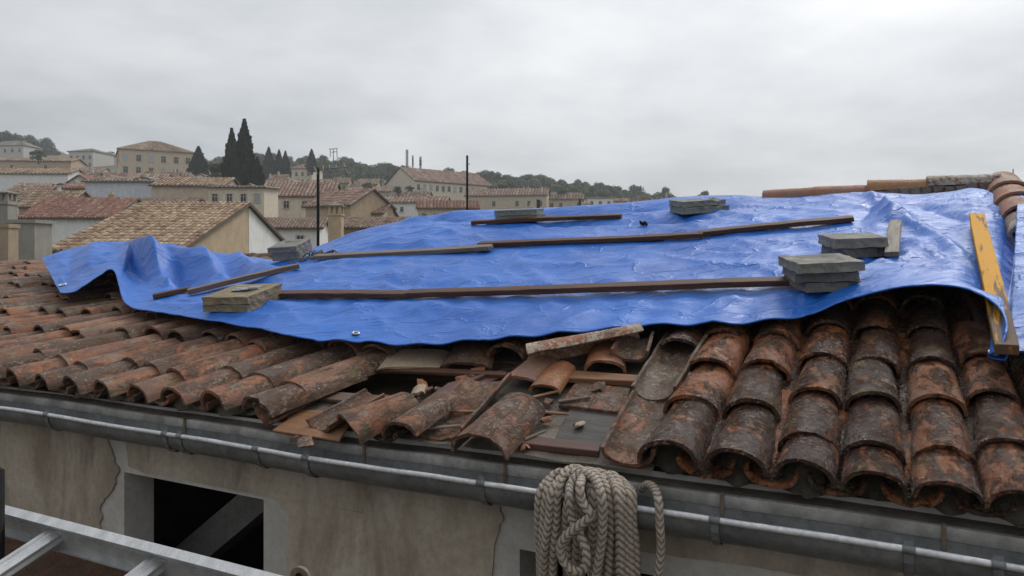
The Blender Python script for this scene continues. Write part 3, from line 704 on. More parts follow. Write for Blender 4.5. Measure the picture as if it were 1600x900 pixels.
# ---- planks holding the sheet down
def plank(name, a, b, w, th, mat, label, back=0, lift=.006, ang=None, hs=None):
    A, Bp = (hit(*a), hit(*b)) if not hs else [W(*un(*q, hs), hs) for q in (a, b)]; X = (Bp - A); L = X.length; X.normalize()
    mid = (A + Bp) / 2; u, v = uv(mid); nrm = (W(u, v) - W(u, v + .1)).cross(W(u + .1, v) - W(u, v)).normalized()
    if nrm.z < 0: nrm = -nrm
    Y = nrm.cross(X).normalized(); Z = X.cross(Y).normalized()
    if Y.dot(EN) < 0 and abs(Y.dot(EN)) > .3: Y = -Y; X = -X; A, Bp = Bp, A
    # rest on the highest points of the cloth beneath
    lift_ = 0
    for k in range(13):
        q = A.lerp(Bp, k / 12); t = top_at(*uv(q)); lift_ = max(lift_, min((t - q).dot(Z), .03))
    o = A + Z * (lift_ * .5 + lift)
    bm = bmesh.new(); n = 22
    rows = []
    for i in range(n + 1):
        x = L * i / n; wob = .004 * mnoise.noise(Vector((x * 2, L, 1))); sag = .006 * mnoise.noise(Vector((x * 1.1, L * 3, 5)))
        row = []
        for yy, z_ in ((0, 0), (w, 0), (w, th), (w * .5, th + .001), (0, th)):
            j = .0025 * mnoise.noise(Vector((x * 7, yy * 30, z_ * 40 + L)))
            row.append(bm.verts.new((x + (j * 4 if i in (0, n) else 0), yy + wob + j, z_ + sag + j)))
        rows.append(row)
    for r0, r1 in zip(rows[:-1], rows[1:]):
        for k in range(5): bm.faces.new((r0[k], r0[(k + 1) % 5], r1[(k + 1) % 5], r1[k]))
    bm.faces.new(rows[0]); bm.faces.new(rows[-1]); bmesh.ops.recalc_face_normals(bm, faces=bm.faces)
    bmesh.ops.bevel(bm, geom=[e for e in bm.edges if e.calc_face_angle(0) > 1.0], offset=.003, segments=1, affect='EDGES')
    me = bpy.data.meshes.new(name); bm.to_mesh(me); bm.free(); me.materials.append(M[mat])
    o_ = link(name, me, None, basis(o, X, Y, Z)); return tag(o_, label, 'plank', 'planks weighing down the blue sheet')
plank('plank', (240, 469), (298, 457), .1, .035, 'wood_dark', 'short dark red brown plank end beyond the ochre slabs at the left of the sheet')
plank('plank', (296, 463), (470, 421), .1, .04, 'wood_brown', 'brown plank lying askew between the ochre slab pile and the two small grey slabs')
plank('plank', (490, 410), (764, 396), .1, .035, 'wood_grey', 'greyish plank running right from the small grey slabs, its right end under a dark plank')
plank('plank', (746, 388), (1098, 374), .08, .034, 'wood_dark', 'dark plank across the middle of the sheet, overlapping the greyish plank on its left')
plank('plank', (1092, 373), (1335, 349), .08, .034, 'wood_dark', 'thin dark plank rising right to the folds of the sheet, continuing the middle row')
plank('plank', (736, 352), (970, 342), .07, .035, 'wood_dark', 'thin dark plank highest on the sheet, with grey slabs standing on it')
plank('plank', (420, 468), (636, 468), .09, .036, 'wood_dark', 'dark plank in the lowest row, starting just right of the ochre slabs')
plank('plank', (633, 468), (1250, 449), .09, .036, 'wood_dark', 'longest dark plank, along the lowest row up to the big grey slab pile')
plank('plank', (1405, 403), (1409, 350), .075, .03, 'wood_grey', 'short pale grey plank standing upslope behind the grey slabs at right')
plank('plank', (1593, 557), (1538, 345), .085, .045, 'wood_yellow', 'plank with worn yellow paint running up the slope at the right', hs=.215)

# ---- slabs
def slab_mesh(name, w, d, h, seed, mat, recess=False, broken=0):
    bm = bmesh.new(); nx, ny = 12, 12
    def P(i, j, z):
        x, y = (i / nx - .5) * w, (j / ny - .5) * d
        if broken and x > w * .1:
            y *= 1 - .3 * broken * max(0, x / w - .1) * 2
        j_ = .006 * mnoise.noise(Vector((x * 14 + seed, y * 14, z * 20 + seed)))
        edge = min(i, nx - i, j, ny - j) == 0
        zz = z + j_ * .6
        if edge:
            c_ = 1 - .022 * max(0, mnoise.noise(Vector((x * 30, y * 30 + seed, z * 33)))) * 3; x *= c_; y *= c_
            if z > 0: zz -= .003
        if recess and z > 0 and abs(i / nx - .5) < .3 and abs(j / ny - .5) < .28: zz -= .012 + .004 * mnoise.noise(Vector((x * 40, y * 40, seed)))
        if broken and z > 0 and i > nx * .62: zz -= .03 * broken * (.5 + mnoise.noise(Vector((x * 22, y * 22, seed))))
        return (x + j_, y + j_, zz)
    top = [[bm.verts.new(P(i, j, h)) for j in range(ny + 1)] for i in range(nx + 1)]
    bot = [[bm.verts.new(P(i, j, 0)) if (i in (0, nx) or j in (0, ny)) else None for j in range(ny + 1)] for i in range(nx + 1)]
    for i in range(nx):
        for j in range(ny): bm.faces.new((top[i][j], top[i + 1][j], top[i + 1][j + 1], top[i][j + 1]))
    ring = [(i, 0) for i in range(nx)] + [(nx, j) for j in range(ny)] + [(i, ny) for i in range(nx, 0, -1)] + [(0, j) for j in range(ny, 0, -1)]
    md = []
    for i, j in ring:
        a, b = top[i][j].co, bot[i][j].co; q = a.lerp(b, .5); o = Vector((q.x, q.y, 0)).normalized() * (.01 * mnoise.noise(Vector((q.x * 25, q.y * 25, seed + 3))) - .003); md.append(bm.verts.new(q + o))
    for k in range(len(ring)):
        l = (k + 1) % len(ring); (a, b), (c, d_) = ring[k], ring[l]
        bm.faces.new((top[a][b], md[k], md[l], top[c][d_])); bm.faces.new((md[k], bot[a][b], bot[c][d_], md[l]))
    bm.faces.new([bot[i][j] for i, j in reversed(ring)]); bmesh.ops.recalc_face_normals(bm, faces=bm.faces)
    me = bpy.data.meshes.new(name); bm.to_mesh(me); bm.free(); me.materials.append(M[mat]); return me
def pile(x, y, items, yaw=0, tilt=.6):
    """x, y: photo pixel of the pile's front foot; items: (w, d, h, material, yaw, dx, dy, recess, broken, label)"""
    p = hit(x, y) + Vector((0, 0, .012)); u, v = uv(p); nrm = (Vector((0, 0, 1)) - EN * (tn(u) * tilt)).normalized()
    X = -EU; Y = nrm.cross(X).normalized(); X = Y.cross(nrm).normalized(); z = -.005
    base = Matrix.Translation(p) @ Matrix((X, Y, nrm)).transposed().to_4x4() @ Matrix.Rotation(yaw, 4, 'Z') @ Matrix.Translation((0, items[0][1] / 2, 0))
    for k, (w, d, h, mat, yw, dx, dy, rc, bk, label) in enumerate(items):
        q = base @ Matrix.Translation((dx, dy, z)) @ Matrix.Rotation(yw, 4, 'Z')
        o = link('concrete_slab', slab_mesh('concrete_slab', w, d, h, rnd.uniform(0, 50), mat, rc, bk), None, q)
        tag(o, label, 'slab', 'slabs weighing down the blue sheet'); z += h + .003
    return base, z
# left ochre pile
b1, z1 = pile(352, 489, [(.4, .4, .05, 'slab_ochre', 0, 0, 0, False, 0, 'lower ochre slab at the left edge of the sheet, under the recessed one'),
                         (.4, .4, .055, 'slab_ochre', .05, -.005, 0, True, 0, 'ochre slab with a grey scrap in its recessed top, left edge of the sheet')], .08, .8)
m = MB(); 
for i in range(5):
    a, bb, cc = rnd.uniform(-.1, .02), rnd.uniform(-.07, .05), rnd.uniform(.06, .12); m.par((a, bb, z1 - .012 + .004 * i), (cc, .02, 0), (-.02, .05, 0), (0, 0, .004))
m.tube([(.05, .0, z1 + .004), (.12, .03, z1 + .004), (.14, 0, z1 + .002)], .005, 6)
tag(m.build('metal_scrap', simple('grey metal scrap', (.3, .32, .33), (.2, .21, .22), 12, .5), None, b1), 'crumpled grey metal scrap lying in the recess of the ochre slab', 'scrap')
pile(447, 408, [(.3, .3, .075, 'slab_grey', 0, 0, 0, False, 0, 'lower of the two small grey slabs near the left end of the ridge'), (.31, .31, .06, 'slab_grey', -.06, -.01, 0, True, 0, 'upper of the two small grey slabs near the left end of the ridge')], .3, 1.3)
pile(470, 384, [(.4, .36, .09, 'slab_ochre', .0, 0, 0, False, 0, 'lone ochre slab at the ridge behind the two small grey slabs')], .25, 1.3)
pile(806, 348, [(.42, .38, .06, 'slab_green', 0, 0, 0, False, 0, 'lower pale slab on the highest thin plank'), (.42, .38, .055, 'slab_green', .04, -.01, 0, True, 0, 'upper pale slab on the highest thin plank')], .2, .3)
pile(1103, 334, [(.42, .36, .055, 'slab_green', .05, 0, 0, False, .5, 'lower greenish slab of the broken pair high on the sheet'), (.4, .34, .05, 'slab_green', .1, -.01, .01, False, 1, 'upper greenish slab with a smashed corner, high on the sheet')], .52, .5)
pile(1350, 404, [(.3, .34, .055, 'slab_dark', .07, .015, .01, False, 0, 'lower grey slab of the pair against the pale upright plank'), (.31, .35, .06, 'slab_grey', -.03, -.01, 0, False, 0, 'upper grey slab of the pair against the pale upright plank')], .36, .4)
pile(1300, 458, [(.33, .36, .05, 'slab_dark', .08, .018, .01, False, 0, 'bottom dark slab of the three stacked at the lower right of the sheet'), (.33, .37, .05, 'slab_dark', -.07, -.008, .012, False, 0, 'middle dark slab of the three stacked at the lower right of the sheet'), (.34, .38, .055, 'slab_grey', .03, -.012, -.006, True, 0, 'top slab with a worn hollow, of the three at the lower right of the sheet')], .36, .4)
# netting scrap beside the small grey slabs
m = MB(); p0 = hit(492, 402)
for i in range(26):
    a = p0 + EU * rnd.uniform(-.22, .16) + EN * rnd.uniform(-.1, .1); q = top_at(*uv(a)); 
    m.tube([q + Vector((0, 0, .004)), q + Vector((rnd.uniform(-.06, .06), rnd.uniform(-.05, .05), .05 * rnd.random() + .01)), q + Vector((rnd.uniform(-.1, .1), rnd.uniform(-.05, .05), .004))], .008, 5)
tag(m.build('netting_scrap', simple('greyish netting', (.2, .18, .14), (.12, .11, .09), 30, .8)), 'tangled grey netting scrap beside the two small grey slabs', 'netting')

# ================================================================== LOOSE TILES AND BOARDS ROUND THE OPENING
def loose(a, b, width, rise, mat, label, pan=False, h=(.05, .05), roll=0, seed=1, taper=.86, warp=0, chip=.008, cat='roof tile', name='loose_tile'):
    """a, b: photo pixels of the middle of the lower and upper end"""
    ua, va = un(*a, h[0]); ub, vb = un(*b, h[1]); A, Bp = W(ua, va, h[0]), W(ub, vb, h[1])
    Y = Bp - A; L = Y.length; Y.normalize(); X = Y.cross(Vector((0, 0, 1))).normalized(); Z = X.cross(Y)
    me = tile_mesh(name, width, width * taper, L, rise, .016, seed, pan, chip, M[mat], 8, 12, warp)
    q = basis(A, X, Y, Z) @ Matrix.Rotation(roll, 4, 'Y')
    return tag(link(name, me, None, q), label, cat, 'loose tiles round the roof opening')
loose((748, 712), (818, 640), .285, .105, 'tile_loose', 'large grey lichened tile lying arched side up at the right of the loose row', h=(.03, .05), seed=2)
loose((692, 692), (768, 604), .25, .075, 'tile_loose', 'muddy tile lying hollow side up beside the large grey arched tile', True, h=(.0, .03), roll=-.12, seed=3, taper=1.1)
loose((624, 684), (702, 630), .22, .08, 'tile_loose', 'smooth reddish tile lying arched between the hollow tile and the twisted one', h=(.05, .05), roll=-.2, seed=4)
loose((598, 692), (680, 640), .22, .06, 'tile_wet', 'dark tile half hidden under the reddish loose tile', True, h=(.0, .02), seed=5)
loose((545, 676), (640, 632), .27, .08, 'tile_loose', 'brown twisted tile at the left of the loose row', h=(.035, .06), roll=.1, seed=6, warp=.12, taper=1.0)
loose((500, 676), (590, 625), .2, .055, 'tile_loose', 'brown hollow tile under the twisted tile near the gutter', True, h=(.0, .02), seed=7)
loose((405, 655), (527, 596), .16, .05, 'tile_dry', 'long narrow mossy tile leaning on its edge by the left field', True, h=(.03, .04), roll=.75, seed=8, taper=.9)
loose((826, 563), (1004, 527), .2, .085, 'tile_pale', 'pale crusted tile lying crosswise under the edge of the sheet', h=(.1, .13), roll=-.5, seed=9, taper=.95)
loose((985, 566), (1000, 535), .2, .07, 'tile_loose', 'grey hollow tile end at the right end of the pale crosswise tile', True, h=(.07, .08), seed=10)
loose((945, 582), (950, 545), .22, .07, 'tile_orange', 'orange tile end beneath the pale crosswise tile', h=(.04, .05), seed=11)
loose((850, 614), (880, 575), .17, .05, 'tile_orange', 'small broken orange tile end left of the orange batten', h=(.03, .05), seed=12)
loose((812, 596), (850, 560), .19, .03, 'tile_new', 'flat pinkish tile piece below the left end of the crosswise tile', h=(.05, .06), seed=13)
loose((727, 578), (742, 546), .3, .05, 'tile_loose', 'purplish brown tile showing at the sheet edge above the opening', h=(.03, .06), seed=14)
loose((645, 580), (657, 550), .42, .03, 'tile_sand', 'pale sandy tile showing at the sheet edge above the opening', h=(.03, .06), seed=15)
loose((583, 572), (595, 546), .28, .03, 'tile_sand', 'small sandy tile next to the white eyelet above the opening', h=(.03, .06), seed=16)
loose((1108, 690), (1112, 655), .1, .05, 'tile_orange', 'narrow orange tile scrap wedged between two wet cover columns', True, h=(.05, .05), seed=18) if False else None
for i in range(16):
    x, y = rnd.choice(((560, 600), (680, 610), (840, 640), (880, 670), (900, 610), (820, 700), (470, 690), (720, 590))); x += rnd.uniform(-35, 35); y += rnd.uniform(-10, 10); a_ = rnd.uniform(0, 6.28); L_ = rnd.uniform(10, 20)
    loose((x, y), (x + L_ * math.cos(a_), y - abs(L_ * math.sin(a_)) - 2), rnd.uniform(.04, .1), rnd.uniform(.012, .03), (sm_ := rnd.choice(('tile_loose', 'tile_orange', 'tile_loose', 'tile_sand'))), 'small ' + {'tile_loose': 'mottled brown', 'tile_orange': 'orange', 'tile_sand': 'pale sandy'}[sm_] + ' tile shard lying ' + ('in the dark roof opening' if y < 625 and x < 760 else 'by the grey board bay' if x > 790 else 'near the gutter edge among the loose tiles'), h=(.022, .03), seed=40 + i, roll=rnd.uniform(-.4, .4), chip=.02, cat='tile shard', name='tile_shard')['group'] = 'broken shards in the roof opening'
# the two bared channel tiles at the right of the opening stay part of the roof
for (a, b, w, s) in (((985, 735), (1045, 610), .25, 21), ((1025, 640), (1078, 548), .24, 22)):
    ua, va = un(*a, .0); ub, vb = un(*b, .0); A, Bp = W(ua, va, .012 if s == 21 else .03), W(ub, vb, .014 if s == 21 else .03)
    Y = Bp - A; L = Y.length; Y.normalize(); X = Y.cross(Vector((0, 0, 1))).normalized()
    link('channel_tile', tile_mesh('channel_tile', w * .9, w, L, .085, .016, s, True, .006, M['tile_loose'], 8, 12), deck, basis(A, X, Y, X.cross(Y)) @ Matrix.Rotation(-.08, 4, 'Y'))
def board(corners, h, th, mat, label, cat='board', name='board', group='boards and battens in the roof opening'):
    pts = [W(*un(x, y, h), h) for x, y in corners]; nrm = (pts[1] - pts[0]).cross(pts[3] - pts[0]).normalized()
    if nrm.z < 0: nrm = -nrm
    bm = bmesh.new(); vs = [bm.verts.new(p + nrm * 0) for p in pts] + [bm.verts.new(p - nrm * th) for p in pts]
    for q in ((0, 1, 2, 3), (7, 6, 5, 4), (0, 4, 5, 1), (1, 5, 6, 2), (2, 6, 7, 3), (3, 7, 4, 0)): bm.faces.new([vs[i] for i in q])
    bmesh.ops.recalc_face_normals(bm, faces=bm.faces); bmesh.ops.bevel(bm, geom=list(bm.edges), offset=.003, segments=1, affect='EDGES')
    me = bpy.data.meshes.new(name); bm.to_mesh(me); bm.free(); me.materials.append(M[mat]); o = link(name, me)
    # local axes along the board so that the grain runs lengthwise
    x = (pts[1] - pts[0]).normalized(); y = nrm.cross(x); Mx = basis(pts[0], x, y, nrm); me.transform(Mx.inverted()); o.matrix_basis = Mx; WM[o] = Mx
    return tag(o, label, cat, group)
board([(845, 588), (1003, 596), (1003, 586), (850, 575)], .055, .03, 'wood_orange', 'orange wooden batten lying below the pale crosswise tile', 'batten', 'batten')
board([(872, 632), (972, 644), (985, 606), (900, 596)], .035, .02, 'tile_loose', 'mottled dark slab with a raised lip at the right of the opening')
board([(866, 686), (955, 700), (975, 640), (893, 632)], .018, .015, 'board', 'dark grey board in the bay beside the long bared channel tile')
board([(795, 690), (935, 705), (938, 694), (800, 676)], .04, .03, 'wood_red', 'dark red batten on top of the pale cement bed', 'batten', 'batten')
board([(552, 576), (790, 586), (792, 580), (555, 569)], .05, .02, 'wood_dark', 'dark batten along the upper edge of the opening', 'batten', 'batten')
board([(745, 590), (868, 640), (874, 632), (800, 582)], .03, .03, 'wood_red', 'short red brown batten behind the large grey arched tile', 'batten', 'batten') if False else None
board([(640, 640), (700, 598), (786, 578), (762, 583)], .05, .02, 'wood_red', 'thin split batten slanting along the hollow tile', 'batten', 'batten')
board([(500, 622), (640, 636), (650, 622), (505, 610)], .03, .02, 'wood_brown', 'brown batten along the lower edge of the opening', 'batten', 'batten')
board([(425, 672), (530, 688), (560, 640), (470, 640)], .014, .012, 'wood_orange', 'rust stained board by the gutter left of the twisted tile')
for i in range(7):
    x, y = rnd.uniform(540, 900), rnd.uniform(585, 690); a_ = rnd.uniform(-.5, .6); L_ = rnd.uniform(30, 70); w_ = rnd.uniform(3, 5); cx_, sy_ = L_ * math.cos(a_), L_ * math.sin(a_)
    board([(x, y), (x + cx_, y - sy_), (x + cx_ - 1, y - sy_ - w_ * .6), (x + 1, y - w_)], .05, .01, (sw_ := rnd.choice(('wood_brown', 'wood_orange', 'wood_grey'))), 'thin ' + sw_[5:] + ' wood splinter lying ' + ('among the loose tiles' if x < 760 else 'by the grey board bay'), 'splinter', 'splinter', 'splinters in the roof opening')
m = MB()                          # cement bed along the eave
for i in range(40):
    u = un(640, 700, 0)[0] * 1.15 - i * .05
    if u < RC[0] + .08: break
    p = [W(a, b, .006 + .014 * mnoise.noise(Vector((a * 6, b * 6, 0)))) for a, b in ((u, .15), (u, .52), (u - .05, .52), (u - .05, .15))]; m.poly(p, 0, .5, True)
m.build('cement_bed', M['ledge'], house)

# ================================================================== ROPE
m = MB(); RR = .0175
KB = 2 * math.pi / .026
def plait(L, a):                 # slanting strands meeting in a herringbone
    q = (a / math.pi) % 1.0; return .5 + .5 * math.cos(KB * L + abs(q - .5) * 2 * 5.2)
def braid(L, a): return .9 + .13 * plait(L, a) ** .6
def spline(P, step=.005):
    P = [Vector(p) for p in P]; out = []
    for i in range(len(P) - 1):
        p = [P[max(i - 1, 0)], P[i], P[i + 1], P[min(i + 2, len(P) - 1)]]; n = max(2, int((p[2] - p[1]).length / step))
        for k in range(n):
            t = k / n; out.append(.5 * (2 * p[1] + (p[2] - p[0]) * t + (2 * p[0] - 5 * p[1] + 4 * p[2] - p[3]) * t * t + (3 * p[1] - p[0] - 3 * p[2] + p[3]) * t ** 3))
    out.append(P[-1]); return out
def strand(pts, r=RR):           # (photo x, y, v) knots
    k0 = len(m.f); P = spline([at_v(x + rnd.uniform(-2, 2), y, v + rnd.uniform(-.006, .006)) for x, y, v in pts]); m.tube(P, r, 22, rf=braid)
    L = 0; fi = k0
    for i in range(len(P) - 1):
        L += (P[i] - P[i - 1]).length if i else 0
        for j in range(22):
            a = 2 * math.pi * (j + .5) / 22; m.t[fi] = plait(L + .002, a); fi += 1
for (xl, xr, yt, v0, dl_, dr_, bot) in (
    (849, 905, 738, -.045, -2, 6, 960), (868, 928, 732, -.05, -8, 4, 985), (886, 948, 736, -.04, 4, 2, 955), (902, 962, 738, -.045, -4, -4, 990),
    (934, 975, 742, -.05, -10, 4, 970), (950, 984, 750, -.04, -12, 2, 980), (856, 957, 737, -.062, -6, -8, 970), (928, 967, 744, -.07, -6, 2, 985), (842, 899, 743, -.02, 3, 8, 975), (945, 990, 752, -.02, -3, 3, 990), (860, 935, 742, -.0, 6, -8, 1000), (895, 955, 748, .0, -14, 4, 985)):
    c_ = (xl + xr) / 2; hw = (xr - xl) / 2
    P = [(xl + dl_, bot, v0 + .03), (xl + dl_ * .6, 870, v0), (xl, 810, v0 - .005), (xl + hw * .12, 772, v0 + .005), (xl + hw * .42, yt + 9, v0 + .07), (c_, yt, v0 + .11), (xr - hw * .42, yt + 9, v0 + .08), (xr - hw * .1, 774, v0 + .01), (xr, 815, v0 - .005), (xr + dr_ * .6, 875, v0), (xr + dr_, bot, v0 + .03)]
    strand(P)
strand([(915, 742, .02), (905, 760, -0.095), (912, 785, -0.130), (921, 805, -0.135), (905, 822, -0.140), (885, 838, -0.135), (878, 856, -0.135), (884, 880, -0.135), (900, 893, -0.135), (914, 886, -0.135), (915, 862, -0.135), (905, 835, -0.120), (896, 812, -0.115), (890, 780, -0.110), (893, 758, -.04), (910, 740, .0), (930, 748, -.04), (941, 775, -0.115), (944, 810, -0.120), (938, 860, -0.115), (925, 930, -0.115)])
strand([(1002, 764, .13), (1012, 757, .1), (1023, 764, .04), (1030, 785, -.03), (1033, 820, -.04), (1031, 860, -.035), (1027, 920, -.02), (1024, 1000, -.02)], RR * .9)
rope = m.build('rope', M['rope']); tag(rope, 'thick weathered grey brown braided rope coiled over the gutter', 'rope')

# ================================================================== LADDER, SCAFFOLD POST, PLATE, LOWER ROOF
A0 = at_Z(-260, 785 - 260 * .253, 1.7 * 1541 / 1281); LD = EU
o = at_Z(0, 787, 1.7)
lad = thing('ladder', 'scratched aluminium ladder lying level in the lower left foreground', 'ladder', o)
TILT = (-EN * .955 + Vector((0, 0, -.3))).normalized(); UPV = LD.cross(TILT).normalized()
if UPV.z < 0: UPV = -UPV
def rail(off):
    m = MB(); s = o + TILT * off + LD * 1.6; d = -LD * 4.4
    m.par(s, d, TILT * .024, -UPV * .004); m.par(s - UPV * .062, d, TILT * .024, -UPV * .004)
    m.par(s - UPV * .004 + TILT * .009, d, TILT * .004, -UPV * .058); m.par(s - UPV * .02 + TILT * .013, d, TILT * .003, -UPV * .004)
    return m.build('rail', M['aluminium'], lad)
rail(0); rail(.4)
m = MB(); N_ = 16
for i in range(N_):
    a = 2 * math.pi * i / N_; r = .019 + (.0018 if i % 2 else -.0012)
    for t in (.013, .4): m.v.append(tuple(LD * (r * math.cos(a) * 1.12) + UPV * (r * math.sin(a)) + TILT * t))
for i in range(N_): a = 2 * i; b = 2 * ((i + 1) % N_); m.face((a, b, b + 1, a + 1))
rung_me = m.mesh('rung', M['aluminium'])
t1 = at_v(88, 833, o.dot(EN) - B0.dot(EN)); c0 = (t1 - o).dot(LD); t2 = at_v(247, 876, o.dot(EN) - B0.dot(EN)); dc = (t2 - o).dot(LD) - c0
for i in range(-3, 8): link('rung', rung_me, lad, Matrix.Translation(o + LD * (c0 + i * dc) - UPV * .036))
pz = at_Z(-13, 737, 1.62)
m = MB(); m.tube([pz, Vector((pz.x, pz.y, -9))], .024, 14); m.tube([pz + Vector((0, 0, -.002)), pz + Vector((0, 0, .004))], .02, 14)
tag(m.build('scaffold_post', M['black']), 'black scaffold post at the left edge beside the ladder', 'post')
# a second post carries the ladder's right end, below the frame
pb = o + LD * -2.0 + TILT * .2; m = MB(); m.tube([pb - UPV * .068, Vector((pb.x, pb.y, -9))], .024, 12); tag(m.build('scaffold_post', M['black']), 'black scaffold post holding up the far right end of the ladder below the frame', 'post')
m = MB(); pc = at_Z(468, 904, 2.0); N_ = 20
fr = [pc + EU * (.034 * math.cos(a)) + Vector((0, 0, .03 * math.sin(a))) for a in [math.pi * i / N_ for i in range(N_ + 1)]]; fr = [pc + EU * .034 + Vector((0, 0, -1.5))] + fr + [pc - EU * .034 + Vector((0, 0, -1.5))]; 
fr = fr; bk = [p + EN * .01 for p in fr]; m.poly(fr); m.poly(list(reversed(bk)))
for i in range(len(fr)): j = (i + 1) % len(fr); m.poly([fr[i], bk[i], bk[j], fr[j]])
plate = m.build('rusty_plate', M['rust']); tag(plate, 'rounded top of a rusty metal plate below the window', 'plate')
m = MB(); hp = pc + Vector((0, 0, .008)) - EN * .002; m.tube([hp, hp - EN * .004], .009, 10); m.build('hole_disc', M['black'], plate)  # black disc laid on the plate in place of a dark hole
# lower roof of moss-grown tiles at the foot of the wall
zj = at_v(30, 832, VW).z; m = MB()
low = thing('lower_roof', 'mossy brown lean-to roof at the foot of the wall, under the ladder', 'roof', Wz(4.5, -.5, zj))
nu, nv = 150, 40
for i in range(nu + 1):
    for j in range(nv + 1):
        u = -1 + 13 * i / nu; v = VW - 3.4 * j / nv; p = B0 + EU * u + EN * v
        p.z = zj + .3 * (v - VW) + .035 * abs(math.sin(u * math.pi / .23)) + .015 * fb(p, 8) + .01 * fb(p, 25); m.v.append(tuple(p))
for i in range(nu):
    for j in range(nv): a = i * (nv + 1) + j; m.face((a, a + 1, a + nv + 2, a + nv + 1), 0, .5, True)
m.build('mossy_covering', M['mossroof'], low)
m = MB(); 
a, b, c_, d = [Wz(u, v, 0) for u, v in ((-1, VW), (12, VW), (12, VW - 3.4), (-1, VW - 3.4))]
for q, z in ((c_, 1), (d, 1)): pass
m.par(Wz(-1, VW - 3.38, -9), EU * 13, EN * .25, (0, 0, zj - 1.06 + 9)); m.build('wall', M['undercoat'], low)
HAZE = .0006
# ================================================================== THE TOWN ON THE HILL
ZT = [2, 15, 40, 62, 95, 138, 188, 240, 330, 450, 900, 3000]
PT = [0, 250, 500, 760, 1040, 1300]
HT = [[-9] * 6, [-8.5] * 6, [-5, -5, -5.5, -6, -6, -6], [-2.6, -2.7, -2.8, -3, -3.5, -4], [1.3, .9, .1, -.2, -1, -2], [7, 6.4, 4.5, 3.6, 2, 0], [14, 13, 10.5, 9, 6, 2], [24, 23, 18, 14, 9, 4], [46, 41, 34, 28.5, 20, 10], [44, 38, 30, 24, 16, 8], [20] * 6, [0] * 6]
def lerp_idx(T, x):
    if x <= T[0]: return 0, 0.0
    for i in range(len(T) - 1):
        if x <= T[i + 1]: return i, (x - T[i]) / (T[i + 1] - T[i])
    return len(T) - 2, 1.0
def ground(X, Y):
    Y = max(Y, .1); p = 800 + F * X / Y
    i, a = lerp_idx(ZT, Y); j, b = lerp_idx(PT, p)
    return (HT[i][j] * (1 - b) + HT[i][j + 1] * b) * (1 - a) + (HT[i + 1][j] * (1 - b) + HT[i + 1][j + 1] * b) * a
m = MB(); ys = [-60, -20, 0] + [3000 * (i / 90) ** 2.2 for i in range(6, 91)]; ws = [-2.6 + 5.2 * i / 130 for i in range(131)]
for y in ys:
    for w in ws:
        X = w * max(abs(y), 40); z = ground(X, y) if y > 2 else -9
        z += (.9 * mnoise.noise(Vector((X * .05, y * .05, 0))) if y > 30 else 0); m.v.append((X, y, z))
for i in range(len(ys) - 1):
    for j in range(130): a = i * 131 + j; m.face((a, a + 1, a + 132, a + 131), 0, .5, True)
k = NT('hill ground'); v = k.vec(rand=False); n_a = k.noise(v, .05, 5, .6); n_b = k.noise(v, .5, 6, .65)
k.set('Base Color', k.mix(k.ramp(n_a, [(.4, 0), (.6, 1)]), k.mix(n_b, (.09, .08, .045), (.2, .165, .11)), k.mix(n_b, (.035, .05, .025), (.09, .1, .05)))); k.set('Roughness', .95); M['ground'] = k.m
tag(m.build('hill_ground', M['ground']), kind='structure')

def roof_mat(name, a, b, c, sx=1.0):
    """far roofs: rows of tiles as stretched grain, streaks of pale and dark"""
    k = NT(name); v = k.vec(); big = k.noise(v, .35, 5, .6); row = k.noise(k.vec((1, 1, 3.2)), 1.7, 6, .75); fine = k.noise(k.vec((2.6, .8, 2.6)), 1.6, 6, .8)
    col = k.mix(k.ramp(row, [(.34, 0), (.62, 1)]), a, b); col = k.mix(k.ramp(fine, [(.5, 0), (.64, .85)]), col, c); col = k.mix(k.ramp(fine, [(.36, .8), (.48, 0)]), col, tuple(x * .3 for x in a))
    col = k.mix(k.ramp(big, [(.45, 0), (.65, .5)]), col, tuple(x * .6 for x in b)); k.set('Base Color', col); k.set('Roughness', .85); k.set('Specular IOR Level', .25); k.bump((row, .6, .12), (fine, .6, .08)); return k.m
def tiled_mat(name, stops):
    k = NT(name); v = k.vec(rand=False); t = k.attr(); n_ = k.noise(v, 6, 5, .7); b = k.noise(v, .5, 4, .6)
    f = k.math('ADD', k.math('MULTIPLY', t, .75), k.math('MULTIPLY', b, .3)); c = k.ramp(f, stops); c = k.mix(k.ramp(n_, [(.3, .5), (.6, 0)]), c, (.06, .045, .035)); k.set('Base Color', c); k.set('Roughness', .85); k.set('Specular IOR Level', .25); return k.m
RM = {'terracotta': roof_mat('terracotta roof', (.25, .115, .075), (.34, .18, .125), (.44, .31, .23)), 'brown': roof_mat('brown roof', (.2, .125, .09), (.31, .21, .155), (.45, .36, .28)),
      'sandy': roof_mat('sandy roof', (.3, .205, .14), (.41, .3, .215), (.52, .42, .32)), 'pinkish': roof_mat('pinkish roof', (.29, .165, .125), (.4, .26, .2), (.5, .38, .31)), 'grey': roof_mat('grey roof', (.22, .19, .165), (.31, .27, .235), (.42, .38, .33)),
      'orange': roof_mat('orange roof', (.3, .115, .05), (.36, .15, .07), (.42, .22, .12))}
